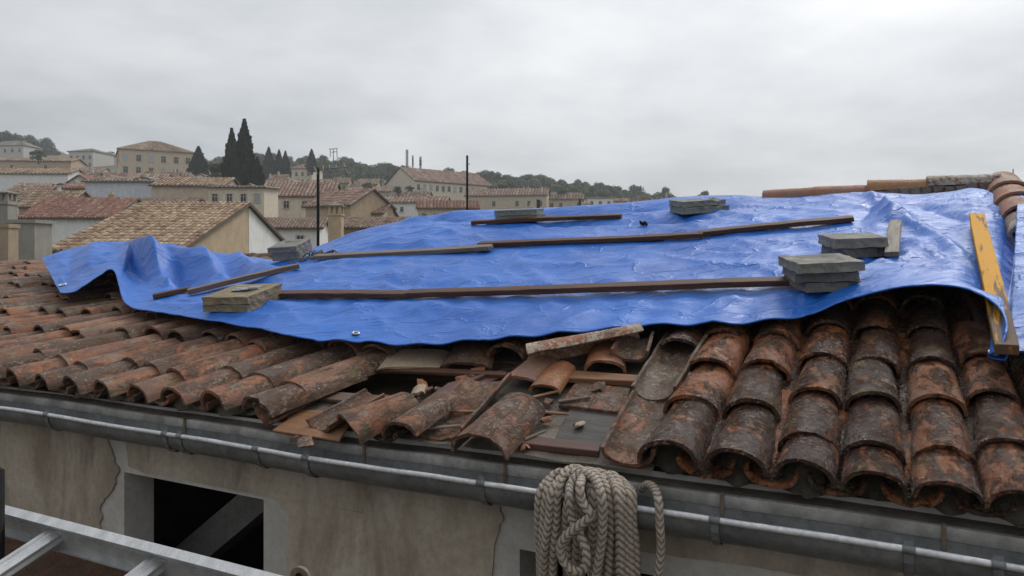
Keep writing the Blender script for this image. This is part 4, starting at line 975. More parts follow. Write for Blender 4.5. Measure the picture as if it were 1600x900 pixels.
TM = {'sandy': tiled_mat('sandy tile rows', [(.1, (0.184, 0.117, 0.084)), (.35, (0.333, 0.222, 0.150)), (.6, (0.460, 0.339, 0.228)), (.85, (0.598, 0.480, 0.336))]), 'terracotta': tiled_mat('red tile rows', [(.1, (0.184, 0.094, 0.072)), (.4, (0.299, 0.152, 0.114)), (.7, (0.380, 0.222, 0.174)), (.9, (0.517, 0.409, 0.336))]),
      'brown': tiled_mat('brown tile rows', [(.1, (0.172, 0.117, 0.090)), (.4, (0.276, 0.193, 0.150)), (.7, (0.368, 0.281, 0.216)), (.9, (0.483, 0.398, 0.324))])}
TM['pinkish'] = tiled_mat('dusty pink tile rows', [(.1, (0.253, 0.158, 0.120)), (.4, (0.380, 0.252, 0.198)), (.7, (0.471, 0.351, 0.288)), (.9, (0.575, 0.491, 0.420))])
TM['grey'] = tiled_mat('grey tile rows', [(.1, (0.207, 0.181, 0.162)), (.4, (0.310, 0.281, 0.252)), (.7, (0.402, 0.369, 0.336)), (.9, (0.517, 0.491, 0.456))]); TM['orange'] = tiled_mat('orange tile rows', [(.1, (0.276, 0.117, 0.060)), (.5, (0.368, 0.164, 0.090)), (.9, (0.483, 0.269, 0.168))])
def wall_m(n_, a): return render_mat(n_, a, tuple(min(.75, x * 1.25) for x in a), tuple(x * .66 for x in a), .4)
WMAT = {'cream': wall_m('cream wall', (.56, .5, .4)), 'beige': wall_m('beige wall', (.45, .38, .29)), 'white': wall_m('white wall', (.68, .67, .64)), 'grey': wall_m('grey wall', (.43, .415, .385)), 'tan': wall_m('tan wall', (.4, .31, .21)), 'stained': wall_m('stained grey chimney', (.25, .235, .21)), 'tanned': wall_m('stained tan chimney', (.3, .235, .165)), 'bluish': wall_m('bluish white wall', (.5, .54, .58)), 'ochre': wall_m('stone wall', (.44, .36, .26)), 'pink': wall_m('pink wall', (.48, .37, .3))}
M['frame'] = simple('pale window surround', (.5, .47, .41), (.4, .37, .32), 6); M['shutter'] = simple('grey blue shutter', (.24, .27, .3), (.18, .2, .22), 6)
k = NT('dark window glass'); k.set('Base Color', (.025, .028, .032)); k.set('Roughness', .15); M['pane'] = k.m
k = NT('pale window blind'); k.set('Base Color', (.3, .33, .36)); k.set('Roughness', .3); M['blind'] = k.m
def win_mesh(w, h, shut=False, pane='pane'):
    m = MB(); t = .1
    for c, d in (((0, -.05, h / 2 + t / 2), (w + 2 * t, .1, t)), ((0, -.07, -h / 2 - t / 2), (w + 3 * t, .16, t)), ((-w / 2 - t / 2, -.05, 0), (t, .1, h)), ((w / 2 + t / 2, -.05, 0), (t, .1, h))): m.box(c, d, 0)
    for c, d in (((0, -.035, 0), (.05, .03, h)), ((0, -.033, h * .15), (w, .03, .05))): m.box(c, d, 0)
    if shut:
        for s in (-1, 1): m.box((s * (w * .75 + t), -.13, 0), (w * .48, .05, h), 2)
    me = m.mesh('window', [M['frame'], M['pane'], M['shutter']]); p = MB(); p.box((0, -.012, 0), (w - .004, .02, h - .004)); return me, p.mesh('pane', [M[pane]])
WIN = {}
def window(par, at, yaw, w, h, shut=False, pane='pane'):
    key = (round(w, 1), round(h, 1), shut, pane)
    if key not in WIN: WIN[key] = win_mesh(*key)
    Mx = WM[par] @ Matrix.Translation(at) @ Matrix.Rotation(yaw, 4, 'Z')
    o = link('window', WIN[key][0], par, Mx); link('pane', WIN[key][1], o, Mx)
SPECS = []                       # (image rect, Z) of the houses placed by hand
PLAN = []
hcount = 0
def house_(label, px_, ye, Z, w, d, rise, wh=7.5, yaw=0, wall='cream', roof='terracotta', kind='gable', ridge='x', wins=None, side=None, tiles=False, chim=0, group='houses of the hillside town', cat='house', name='town_house', oh=.35, depth_below=4, ridge_shift=0):
    """px_, ye: photo pixel of the middle of the front eave; Z its distance"""
    if not tiles: tiles = (.34, .55) if Z < 80 else (.5, .7) if Z < 140 else (.75, .95)
    o = at_Z(px_, ye, Z); base = Vector((o.x, o.y, o.z - wh))
    Mx = Matrix.Translation(base) @ Matrix.Rotation(yaw, 4, 'Z') @ Matrix.Translation((0, d / 2, 0))
    root = thing(name, label, cat, Mx, group); hw, hd = w / 2, d / 2
    gz = wh
    def loc(m): m.v = [tuple(Mx @ Vector(p)) for p in m.v]; return m
    m = MB(); B = -depth_below; c4 = [(-hw, -hd), (hw, -hd), (hw, hd), (-hw, hd)]
    for i in range(4): a, b = c4[i], c4[(i + 1) % 4]; m.poly([(*a, B), (*b, B), (*b, gz), (*a, gz)])
    apx = ridge_shift
    if kind == 'gable':
        if ridge == 'x':
            for s in (-hw, hw): m.poly([(s, -hd, gz), (s, hd, gz), (s, apx, gz + rise)][::(1 if s > 0 else -1)])
        else:
            for s in (-hd, hd): m.poly([(-hw, s, gz), (hw, s, gz), (apx, s, gz + rise)][::(1 if s < 0 else -1)])
    elif kind == 'shed': 
        m.poly([(-hw, hd, gz), (hw, hd, gz), (hw, hd, gz + rise), (-hw, hd, gz + rise)]); 
        for s in (-hw, hw): m.poly([(s, -hd, gz), (s, hd, gz), (s, hd, gz + rise)])
    else: m.poly([(*p, gz) for p in c4])
    loc(m).build('wall', WMAT[wall], root, None)
    # roof planes: (eave a, eave b, ridge b, ridge a)
    pl = []; t = .16
    def ext(e1, e2, r2, r1):
        e1, e2, r1, r2 = map(Vector, (e1, e2, r1, r2)); u = (e2 - e1).normalized(); dn1, dn2 = (e1 - r1).normalized(), (e2 - r2).normalized()
        return [e1 + dn1 * oh - u * oh * (1 if kind != 'hip' else .8), e2 + dn2 * oh + u * oh * (1 if kind != 'hip' else .8), r2 + (u * oh if kind != 'hip' else u * 0), r1 - (u * oh if kind != 'hip' else u * 0)]
    if kind == 'gable' and ridge == 'x': pl = [ext((-hw, -hd, gz), (hw, -hd, gz), (hw, apx, gz + rise), (-hw, apx, gz + rise)), ext((hw, hd, gz), (-hw, hd, gz), (-hw, apx, gz + rise), (hw, apx, gz + rise))]
    elif kind == 'gable': pl = [ext((hw, -hd, gz), (hw, hd, gz), (apx, hd, gz + rise), (apx, -hd, gz + rise)), ext((-hw, hd, gz), (-hw, -hd, gz), (apx, -hd, gz + rise), (apx, hd, gz + rise))]
    elif kind == 'hip':
        q = max(hw - hd * .95, .3); A_, B_ = (-q, 0, gz + rise), (q, 0, gz + rise)
        pl = [ext((-hw, -hd, gz), (hw, -hd, gz), B_, A_), ext((hw, hd, gz), (-hw, hd, gz), A_, B_), ext((hw, -hd, gz), (hw, hd, gz), B_, B_), ext((-hw, hd, gz), (-hw, -hd, gz), A_, A_)]
    elif kind == 'shed': pl = [ext((-hw, -hd, gz), (hw, -hd, gz), (hw, hd, gz + rise), (-hw, hd, gz + rise))]
    else: pl = [[Vector((-hw - oh, -hd - oh, gz + .1)), Vector((hw + oh, -hd - oh, gz + .1)), Vector((hw + oh, hd + oh, gz + .1)), Vector((-hw - oh, hd + oh, gz + .1))]]
    m = MB(); mt = MB()
    for P_ in pl:
        n_ = (P_[1] - P_[0]).cross(P_[3] - P_[0])
        if n_.length < 1e-6: n_ = (P_[1] - P_[0]).cross(P_[2] - P_[0])
        n_.normalize(); up = n_ * t
        top = [p + up for p in P_]; bot = [p + n_ * .01 for p in P_]
        m.poly(top); m.poly(list(reversed(bot)))
        for i in range(4): j = (i + 1) % 4; m.poly([bot[i], bot[j], top[j], top[i]], 1)
        if tiles and (Mx.to_3x3() @ n_).dot(-Vector((o.x, o.y, o.z)).normalized()) > -.05:
            sp, ex = (tiles if isinstance(tiles, tuple) else (.24, .4))
            W0 = (top[1] - top[0]).length; nc = max(2, int(W0 / sp)); H0 = ((top[3] - top[0]).length + (top[2] - top[1]).length) / 2; nr = max(2, int(H0 / ex))
            for c_ in range(nc):
                off = rnd.uniform(.3, .7); ct = rnd.random()
                for r_ in range(-1, nr):
                    a = c_ / nc; b = (c_ + 1) / nc; v0, v1 = max(0, (r_ + off) / nr), min((r_ + off + 1.12) / nr, 1)
                    if v1 - v0 < .2 / nr: continue
                    jo = rnd.uniform(-.02, .02); tint = ct * .35 + rnd.random() * .6
                    ring = []
                    for v_, hgt in ((v0, sp * .4), (v1, sp * .24)):
                        L_ = top[0].lerp(top[3], v_); R_ = top[1].lerp(top[2], v_); wdt = (R_ - L_)
                        k0 = len(mt.v); ring.append(k0)
                        for q in range(5):
                            an = math.pi * q / 4; f_ = a + (b - a) * (.5 - .4 * math.cos(an)) + 0
                            p = L_ + wdt * f_ + n_ * (hgt * math.sin(an) + jo * .5) + (top[3] - top[0]).normalized() * jo; mt.v.append(tuple(p))
                    for q in range(4): mt.face((ring[0] + q, ring[0] + q + 1, ring[1] + q + 1, ring[1] + q), 0, tint, True)
                    mt.face([ring[0] + q for q in (4, 3, 2, 1, 0)], 0, tint * .55)
    r_ = loc(m).build('roof', [M['under'] if tiles else RM[roof], M['eave']], root)
    if tiles: tag(loc(mt).build('tile_rows', TM[roof], r_), kind='stuff')
    for i in range(chim):
        cx, cy = rnd.uniform(-hw * .7, hw * .7), rnd.uniform(-hd * .3, hd * .4); cz = gz + rise * max(0.2, 1 - abs(cy) / hd); m = MB(); cw = rnd.uniform(.35, .55)
        m.box((cx, cy, cz + .2), (cw, cw, 1.6)); m.box((cx, cy, cz + 1.06), (cw + .16, cw + .16, .12)); m.box((cx, cy, cz + 1.27), (cw * .5, cw * .5, .3)); loc(m).build('chimney', WMAT[rnd.choice(('beige', 'tan', 'grey'))], r_)
    if wins:
        nc, rows, ww, hh, *rest = wins; skip = rest[0] if rest else 0; pn = rest[1] if len(rest) > 1 else 'pane'
        for z in rows:
            for i in range(nc):
                if skip and rnd.random() < skip: continue
                window(root, (-hw + w * (i + .5) / nc + rnd.uniform(-.06, .06), -hd, gz - z), 0, ww, hh, False, rnd.choice(('pane', 'pane', 'blind')) if pn == 'mix' else pn)
    if side:
        nc, rows, ww, hh = side[:4]; sd = side[4] if len(side) > 4 else 1
        for z in rows:
            for i in range(nc): window(root, (sd * hw, -hd + d * (i + .5) / nc, gz - z), R(90) * sd, ww, hh)
    PLAN.append((base.x, base.y + d / 2, max(w, d) * .5)); return root
M['under'] = simple('painted tile gap shade', (.1, .075, .055), (.07, .05, .04), 3, .9)  # dark slab top, paints shade into the gaps between tile columns
M['eave'] = simple('roof edge', (.14, .11, .085), (.09, .07, .055), 3, .9)
def hand(x0, x1, y0, y1, Z): SPECS.append((x0, x1, y0, y1, Z))
# ---- houses one can tell apart
house_('sandy tiled house with a patchy white and tan gable just behind the left end of the roof', 0, 0, 1, 1, 1, 1) if False else None
# near sandy house: ridge across the view, gable end to the right
h1 = house_('near sandy tiled house with white and tan gable beyond the left end of the sheet', 178, 396, 28.6, 4.9, 14.8, 2.3, 7, 0, 'tan', 'sandy', 'gable', 'x', None, None, (.22, .42), 0, oh=.2)
hand(60, 480, 300, 420, 29)
m = MB(); Mx = WM[h1]; hw, hd = 4.9 / 2, 7.4       # white half of the gable wall, a shade proud of the tan half
pts = [(hw + .02, .3, -3), (hw + .02, hd, -3), (hw + .02, hd, 7.0), (hw + .02, .3, 7 + 2.3 * (1 - .3 / hd))]
m.poly([Mx @ Vector(p) for p in pts]); pts2 = [(hw + .02, .3, -3), (hw + .02, .3, 7 + 2.3 * (1 - .3 / hd)), (hw - .02, .3, 7 + 2.3 * (1 - .3 / hd)), (hw - .02, .3, -3)]; m.poly([Mx @ Vector(p) for p in pts2]); m.build('white_render', WMAT['white'], h1)
m = MB(); m.par(Mx @ Vector((hw, -5, 5.2)), (.25, 0, 0), (0, 5.0, 0), (0, 0, .16)); m.build('ledge', WMAT['tan'], h1)
house_('pale house with a patchy red and grey tiled roof, left of the sandy tiled house', 102, 341, 62, 7.2, 9.5, 1.9, 8, R(3), 'white', 'terracotta', 'gable', 'x', None, None, (.26, .42)); hand(35, 190, 300, 400, 60)
house_('low grey brown tiled roof between the red tiled house and the flat cream house', 226, 334, 68, 5.6, 9, 1.6, 6, R(-4), 'beige', 'brown', 'gable', 'x', None, None, (.28, .45)); hand(185, 270, 300, 345, 66)
house_('low house with a bluish white blank wall behind the red tiled roof', 190, 285, 98, 9.6, 7, .5, 5, 0, 'bluish', 'grey', 'shed'); hand(135, 250, 280, 306, 97)
house_('small house with a plain orange roof left of the bluish white wall', 120, 296, 102, 5.6, 7, 1.0, 5, R(-8), 'cream', 'orange', 'shed'); hand(84, 158, 280, 300, 100)
house_('long beige blank walled house with a sandy roof beside the flat cream house', 292, 291, 96, 8.6, 11, 1.5, 6, R(6), 'beige', 'sandy', 'gable', 'x'); hand(245, 330, 277, 318, 95)
house_('cream house with four windows and flat grey roof before the big cypresses', 369, 294, 88, 6.5, 6, .35, 6, R(2), 'cream', 'grey', 'shed', 'x', (4, [1.15], .62, .95, 0, 'mix')); hand(324, 415, 286, 320, 87)
house_('large ochre stone building with hip roof and two window rows, upper left', 246, 236, 236, 21.5, 19, 4.0, 11, R(30), 'ochre', 'sandy', 'hip', 'x', (6, [2.6, 6.4], 1.3, 2.0, 0, 'mix'), (4, [2.6, 6.4], 1.2, 2.0, -1), (.8, 1.0), 2, oh=.6, depth_below=9); hand(145, 295, 218, 280, 236)
house_('grey building with a low roof left behind the ochre stone building', 126, 237, 280, 10, 12, 1.6, 8, R(-8), 'grey', 'grey', 'hip', 'x', (4, [2.2, 5], .9, 1.4)); hand(104, 150, 226, 255, 275)
house_('pale hip roofed villa at the upper left edge below the dark pines', 8, 228, 285, 15, 10, 2.4, 7, R(-6), 'grey', 'grey', 'hip', 'x', (5, [1.8], .9, 1.4)); hand(-30, 40, 212, 240, 284)
house_('pale villa with a hip roof among trees right of the cypresses', 468, 264, 265, 9.5, 8, 2.0, 7.5, R(-14), 'cream', 'pinkish', 'hip', 'x', (4, [1.8, 4.6], .9, 1.4), (2, [1.8, 4.6], .9, 1.4, -1)); hand(448, 495, 250, 285, 260)
LB = house_('long pale barrack with a gable end and many windows, middle of the hill', 711, 287, 215, 27, 16, 4.3, 9, R(40), 'cream', 'pinkish', 'gable', 'x', (13, [1.7, 5.6], .95, 1.5, 0, 'mix'), (3, [2.0, 5.2], .8, 1.7, -1), (.8, 1.0), 2, oh=.4, depth_below=8); hand(585, 775, 255, 309, 215)
house_('long brown tiled terrace with a plain wall right of the long barrack', 790, 306, 190, 21, 9, 2.0, 7, R(-8), 'beige', 'pinkish', 'gable', 'x', (7, [2.0], .8, 1.3, .3)); hand(728, 846, 292, 330, 190)
house_('pale terrace with a grey brown roof near the right end of the town', 876, 312, 195, 11.5, 8, 1.6, 7, R(-5), 'beige', 'brown', 'gable', 'x', (5, [1.6], .8, 1.4, .2)); hand(840, 915, 300, 330, 195)
house_('small flat white house at the right end of the town', 938, 310, 220, 7.5, 7, .3, 6, 0, 'white', 'grey', 'shed', 'x', (3, [1.4], .8, 1.0)); hand(915, 962, 305, 330, 219)
house_('tiny pinkish roofed house at the very right end of the town', 972, 315, 230, 5, 6, 1, 5, 0, 'pink', 'pinkish', 'gable'); hand(960, 990, 308, 330, 229)
house_('beige house with broad pinkish roof right of the flat cream house', 462, 307, 100, 9.5, 9, 2.2, 6, R(4), 'cream', 'pinkish', 'gable', 'x', (4, [1.1], .7, .9, .3)); hand(408, 520, 288, 325, 100)
house_('tan gabled house with a blue grey window by the stubby chimney', 512, 322, 82, 6.4, 7.5, 1.9, 7, R(-28), 'tan', 'pinkish', 'gable', 'x', (2, [1.4], .7, 1.2, 0, 'blind')); hand(465, 552, 300, 350, 82)
house_('small pale house with a brown roof and one square window below the tan gabled house', 440, 357, 60, 6.0, 5, .8, 6, R(5), 'white', 'brown', 'gable', 'x', (2, [1.0], .5, .75), None, (.26, .42)); hand(398, 500, 345, 380, 60)
house_('low tan walled house under a long sandy tiled roof close behind the sheet', 616, 357, 52, 7.4, 5.0, .75, 6, R(-4), 'tan', 'brown', 'gable', 'x', None, None, (.25, .42)); hand(535, 700, 345, 375, 52)
house_('small house with a bright red tiled roof right of the stubby chimney', 568, 334, 84, 4.2, 6, 1.25, 6, R(-6), 'beige', 'terracotta', 'gable', 'x', None, None, (.28, .45)); hand(545, 595, 318, 340, 84)
house_('row of little white houses with dark windows below the long barrack', 640, 317, 150, 14.5, 7, 1.3, 6, R(-4), 'white', 'pinkish', 'gable', 'x', (9, [1.3, 3.4], .6, .9, .25)); hand(590, 705, 302, 330, 150)
house_('narrow beige house with a red roof behind the low sandy roof', 700, 326, 112, 9, 7, 1.3, 6, R(5), 'beige', 'terracotta', 'gable', 'x', (5, [1.2], .6, .9, .2)); hand(650, 745, 315, 340, 112)
house_('pale walled house with a broken red roof left of the long barrack', 574, 300, 205, 13, 9, 1.6, 7, R(-6), 'pink', 'pinkish', 'gable', 'x', (6, [1.6], .8, 1.2, .3)); hand(515, 592, 285, 310, 205)
house_('long low white walled house under a brown roof at the left edge of the town', 42, 272, 150, 16, 8, 1.3, 6, R(3), 'white', 'sandy', 'gable', 'x', None); hand(-20, 100, 262, 290, 150)
house_('long tan house with sandy roof below the pale villa at the left edge', 45, 252, 205, 22, 9, 1.2, 6, R(5), 'tan', 'sandy', 'gable', 'x', (5, [1.6], .8, 1.1, .4)); hand(-20, 110, 243, 270, 205)
# ---- the packed houses between them
used = {}
def where(x, y):
    if x < 100: a = 'at the left town edge'
    elif x < 150: a = 'left below ochre stone building'
    elif x < 300: a = 'below ochre stone building'
    elif x < 420: a = 'by the big cypresses'
    elif x < 500: a = 'left of the aerial pole'
    elif x < 590: a = 'right of the aerial pole'
    elif x < 730: a = 'below the long barrack'
    elif x < 850: a = 'below the long brown terrace'
    else: a = 'at the right town end'
    return a
fill = []
for Z in (46, 54, 63, 73, 82, 90, 98, 106, 114, 122, 130, 138, 146, 154, 163, 172, 181, 190, 200, 210, 221):
    x = -70 + rnd.uniform(0, 30)
    while x < 1010:
        w = (rnd.uniform(3.6, 6.2) if 400 < x < 780 and Z > 70 else rnd.uniform(5.0, 8.5)) * (1 if Z > 120 else .8 if Z > 75 else .65); pw = w / Z * F; Zj = Z * rnd.uniform(.96, 1.04)
        xc = x + pw / 2; X = (xc - 800) / F * Zj; g = ground(X, Zj); ez = g + rnd.uniform(4.6, 6.2); ye = HZ - F * ez / Zj; rise = rnd.uniform(1.2, 2.0); yt = HZ - F * (ez + rise) / Zj
        ok = not (xc < 300 and Zj < 76)
        for (x0, x1, y0, y1, Zs) in SPECS:
            if xc + pw * .5 > x0 and xc - pw * .5 < x1 and yt < y1 - 2 and Zj < Zs + 6 and yt - 4 < y1:
                yc = y1 - .2 * (y1 - y0); xi = (x1 - x0) * .06
                if yt < yc and ye > y0 and xc + pw * .5 > x0 + xi and xc - pw * .5 < x1 - xi: ok = False
        if Zj > 205 and xc > 300 and xc < 420: ok = False
        for (qx, qy, qr) in PLAN:
            if math.hypot(qx - X, qy - Zj - 4) < qr * .5 + w * .27: ok = False
        if ok: fill.append((xc, ye, Zj, w, rise)); PLAN.append((X, Zj + 4, w * .36))
        x += pw * rnd.uniform(.86, 1.0)
ROOFN = {'terracotta': 'red brown', 'brown': 'dull brown', 'sandy': 'sandy', 'pinkish': 'pinkish', 'grey': 'grey'}
for (xc, ye, Z, w, rise) in fill:
    roof = rnd.choice(('terracotta', 'brown', 'sandy', 'pinkish', 'pinkish', 'brown', 'sandy', 'grey') if xc > 300 else ('sandy', 'sandy', 'brown', 'pinkish', 'brown', 'terracotta', 'grey')); wall = rnd.choice(('cream', 'white', 'white', 'tan', 'beige', 'pink', 'cream'))
    ridge = 'x' if rnd.random() < .78 else 'y'; nw = rnd.choice((2, 3, 3, 4)) ; gb = ' gable facing out' if ridge == 'y' else ' roof'
    base = f"{wall} house with {ROOFN[roof]} {'gable' if ridge == 'y' else 'roof'} {where(xc, ye)}"
    dpt = 'low' if Z < 75 else 'mid slope' if Z < 140 else 'high'
    lab = dpt + ' ' + base
    used.setdefault(lab, []).append(xc)
    yaw = rnd.uniform(-.22, .12)
    house_(lab, xc, ye, Z, w, rnd.uniform(5.5, 8), rise, 6, yaw, wall, roof, 'gable', ridge, (nw if w > 5 else 2, [1.2, 3.4][:1 if rnd.random() < .35 else 2], .75, 1.15, .3, 'mix'), None, (.34, .55) if Z < 80 else (.5, .7) if Z < 140 else (.7, .9), 1 if rnd.random() < .55 else 0)
# ---- chimneys, aerials and masts
def chimney(label, x, yt, yb, Z, w, mat, cap=True, slots=False):
    top, bot = at_Z(x, yt, Z), at_Z(x, yb, Z); root = thing('chimney', label, 'chimney', Vector((bot.x, bot.y, bot.z)), 'free standing chimneys')
    wd = w / F * Z; m = MB(); H = top.z - bot.z; hs = H * (.72 if cap else 1)
    m.box((bot.x, bot.y, bot.z - 1.5 + (hs + 1.5) / 2 + .0), (wd, wd, hs + 1.5 + .0)); m.box((bot.x, bot.y, bot.z + hs - .06), (wd * 1.16, wd * 1.16, .1)); m.build('stack', mat, root)
    if cap:
        hh = H - hs
        for sx in (-1, 0, 1):
            for sy in (-1, 1): m = MB(); m.box((bot.x + sx * wd * .4, bot.y + sy * wd * .4, bot.z + hs + hh * .38), (wd * .16, wd * .16, hh * .76)); m.build('pillar', mat, root)
        m = MB(); m.box((bot.x, bot.y, top.z - hh * .14), (wd * 1.2, wd * 1.2, hh * .12)); c = Vector((bot.x, bot.y, top.z + hh * .25)); q = wd * .58
        P_ = [Vector((bot.x + a * q, bot.y + b * q, top.z - hh * .07)) for a, b in ((-1, -1), (1, -1), (1, 1), (-1, 1))]
        for i in range(4): m.poly([P_[i], P_[(i + 1) % 4], c])
        m.build('cap', M['slab_grey'], root)
    return root
chimney('tall grey chimney with an open capped top at the left edge behind the roof', 8, 300, 352, 24, 24, WMAT['stained'])
chimney('broad tan chimney stack at the left edge just behind the ridge tiles', 9, 350, 420, 21, 24, WMAT['tanned'], False)
chimney('wide grey chimney block with a tiled edge beside the tan stack', 46, 344, 420, 24, 44, WMAT['stained'], False)
chimney('stubby brown chimney with open slots beside the tan gabled house', 525, 320, 372, 49, 20, WMAT['tan'])
chimney('dark round flue rising before the right end of the brown terrace', 841, 312, 330, 120, 5, M['black'], False)
chimney('short dark flue beside the small flat white house', 906, 311, 326, 150, 4, M['black'], False)
def pole(label, x, yt, yb, Z, r, yag=None, mat=None):
    root = thing('aerial', label, 'aerial', at_Z(x, yb, Z), 'aerials and masts'); a, b = at_Z(x, yb, Z) - Vector((0, 0, 1)), at_Z(x, yt, Z); m = MB(); m.tube([a, b], r, 8); m.build('pole', mat or M['black'], root)
    if yag:
        m = MB()
        for (x0, y0, x1, y1, rr) in yag: m.tube([at_Z(x0, y0, Z), at_Z(x1, y1, Z - .15)], rr, 6)
        m.build('antenna', M['alu_dull'], root)
M['alu_dull'] = simple('dull aerial rods', (.2, .2, .2), (.12, .12, .12), 10, .5, .5, .1, .002)
pole('tall dark television aerial pole with cross rods, behind the grey slabs', 497, 262, 400, 14, .028, [(490, 265, 545, 261, .012), (505, 258, 505, 270, .008), (515, 257, 515, 269, .008), (525, 257, 525, 268, .008), (537, 254, 541, 272, .012), (490, 260, 497, 272, .01)])
pole('slender dark mast standing before the right end of the long barrack', 730, 243, 345, 22, .032, [(728, 258, 734, 256, .012), (729, 249, 732, 249, .008)])
def mast(label, x, yt, yb, Z, w): 
    root = thing('mast', label, 'mast', at_Z(x, yb, Z), 'aerials and masts'); m = MB(); k_ = w / F * Z
    m.tube([at_Z(x, yb + 6, Z), at_Z(x, yt, Z)], .12, 6); m.build('pole', M['alu_dull'], root); m = MB()
    for y in np.linspace(yt + 2, yb - 8, 3): p = at_Z(x, y, Z); m.box(p, (k_, .3, 1.6)); 
    m.build('antenna_panel', WMAT['grey'], root)
mast('leftmost and tallest antenna mast on the long barrack', 636, 236, 264, 222, 4); mast('short lattice mast between the two others on the long barrack', 645, 245, 266, 222, 2.5); mast('rightmost antenna mast on the long barrack', 657, 247, 267, 222, 3.5)
root = thing('mast', 'branching aerial mast among the trees right of the cypresses', 'mast', at_Z(521, 262, 240), 'aerials and masts'); m = MB(); m.tube([at_Z(521, 268, 240), at_Z(521, 232, 240)], .15, 6); m.build('pole', M['alu_dull'], root); m = MB()
for q in ((514, 233, 528, 232), (516, 233, 516, 245), (526, 232, 527, 247), (517, 238, 526, 237)): m.tube([at_Z(q[0], q[1], 240), at_Z(q[2], q[3], 240)], .12, 5)
m.build('antenna', M['alu_dull'], root)
root = thing('mast', 'faint lattice pylon far off at the right edge beyond the gable', 'mast', at_Z(1583, 310, 150), 'aerials and masts'); m = MB()
for s in (-1, 1): m.tube([at_Z(1583 + s * 7, 395, 150), at_Z(1583, 264, 150)], .09, 5)
for y in (275, 285, 295): m.tube([at_Z(1575, y + 2, 150), at_Z(1591, y + 2, 150)], .07, 5)
for y in range(280, 320, 8): m.tube([at_Z(1579, y, 150), at_Z(1588, y + 6, 150)], .05, 5)
m.build('lattice', M['alu_dull'], root)

# ---- trees
def leaf_mat(name, a, b):
    k = NT(name); v = k.vec(); n_ = k.noise(v, .8, 4, .6); t = k.attr(); c = k.mix(k.ramp(k.math('ADD', k.math('MULTIPLY', n_, .7), k.math('MULTIPLY', t, .3)), [(.35, 0), (.65, 1)]), a, b); c = k.mix(k.math('MULTIPLY', k.oi.outputs['Random'], .5), c, tuple(x * .6 for x in a))
    k.set('Base Color', c); k.set('Roughness', .8); k.set('Specular IOR Level', .2); return k.m
LM = {'cypress': leaf_mat('cypress foliage', (.016, .028, .018), (.04, .058, .032)), 'pine': leaf_mat('pine foliage', (.075, .1, .055), (.13, .15, .085)), 'broad': leaf_mat('broadleaf foliage', (.09, .115, .05), (.15, .175, .08)), 'dark': leaf_mat('dark foliage', (.058, .082, .046), (.1, .125, .07))}
M['bark'] = simple('bark', (.09, .07, .05), (.05, .04, .03), 5, .9)
def crown(kind, seed, mat, n_=900):
    r = random.Random(seed); m = MB()
    clumps = []
    if kind == 'round':
        for _ in range(16): a = r.uniform(0, 6.28); q = r.uniform(.1, .75); z = r.uniform(.32, .95); k_ = math.sin(min(1, (z - .2) * 1.15) * math.pi) ; clumps.append((Vector((math.cos(a) * q * .5 * k_, math.sin(a) * q * .5 * k_, z)), r.uniform(.12, .2)))
    elif kind == 'pine':
        for _ in range(15): a = r.uniform(0, 6.28); z = r.uniform(.35, 1.0); q = (1.12 - z) * .55 * r.uniform(.3, 1); clumps.append((Vector((math.cos(a) * q, math.sin(a) * q, z)), r.uniform(.09, .16)))
    for i in range(n_):
        if kind == 'cypress':
            z = r.random() ** 1.15; rad = .115 * min(1, (1 - z) * 1.5 + .02) ** .85 * min(1, .5 + z * 5); a = r.uniform(0, 6.28)
            rad *= .86 + .42 * mnoise.noise(Vector((math.cos(a) * 1.9, math.sin(a) * 1.9, z * 11 + seed))) + .25 * mnoise.noise(Vector((math.cos(a) * 4, math.sin(a) * 4, z * 26 + seed))); q = r.uniform(.7, 1.12); c = Vector((math.cos(a) * rad * q, math.sin(a) * rad * q, z)); s = r.uniform(.012, .026) if r.random() < .85 else r.uniform(.025, .04); s *= 1.15 - .75 * z; up = Vector((math.cos(a) * .35, math.sin(a) * .35, 1)).normalized()
        else:
            cc, cr_ = r.choice(clumps); d = Vector((r.gauss(0, 1), r.gauss(0, 1), r.gauss(0, .8))).normalized(); c = cc + d * cr_ * r.uniform(.6, 1.05); s = r.uniform(.018, .04); up = (d + Vector((r.gauss(0, .4), r.gauss(0, .4), r.gauss(0, .4)))).normalized()
        x = up.cross(Vector((r.gauss(0, 1), r.gauss(0, 1), r.gauss(0, 1)))).normalized(); y = up.cross(x) if kind != 'cypress' else up
        if kind == 'cypress': y = up * 1.8
        m.poly([c - x * s - y * s * .6, c + x * s - y * s * .6, c + x * s * .4 + y * s, c - x * s * .4 + y * s], 0, r.random())
    if kind == 'cypress':          # dense inner mass
        N = 14; k0 = len(m.v); zs = [i / 24 for i in range(25)]
        for z in zs:
            for j in range(N):
                a = 6.2832 * j / N; rad = .8 * .115 * min(1, (1 - z) * 1.5 + .0) ** .85 * min(1, .5 + z * 5); rad *= .86 + .42 * mnoise.noise(Vector((math.cos(a) * 1.9, math.sin(a) * 1.9, z * 11 + seed))) + .25 * mnoise.noise(Vector((math.cos(a) * 4, math.sin(a) * 4, z * 26 + seed))); m.v.append((rad * math.cos(a), rad * math.sin(a), z))
        for i in range(24):
            for j in range(N): m.face((k0 + i * N + j, k0 + i * N + (j + 1) % N, k0 + (i + 1) * N + (j + 1) % N, k0 + (i + 1) * N + j), 0, .3, True)
    return m.mesh('crown', mat)
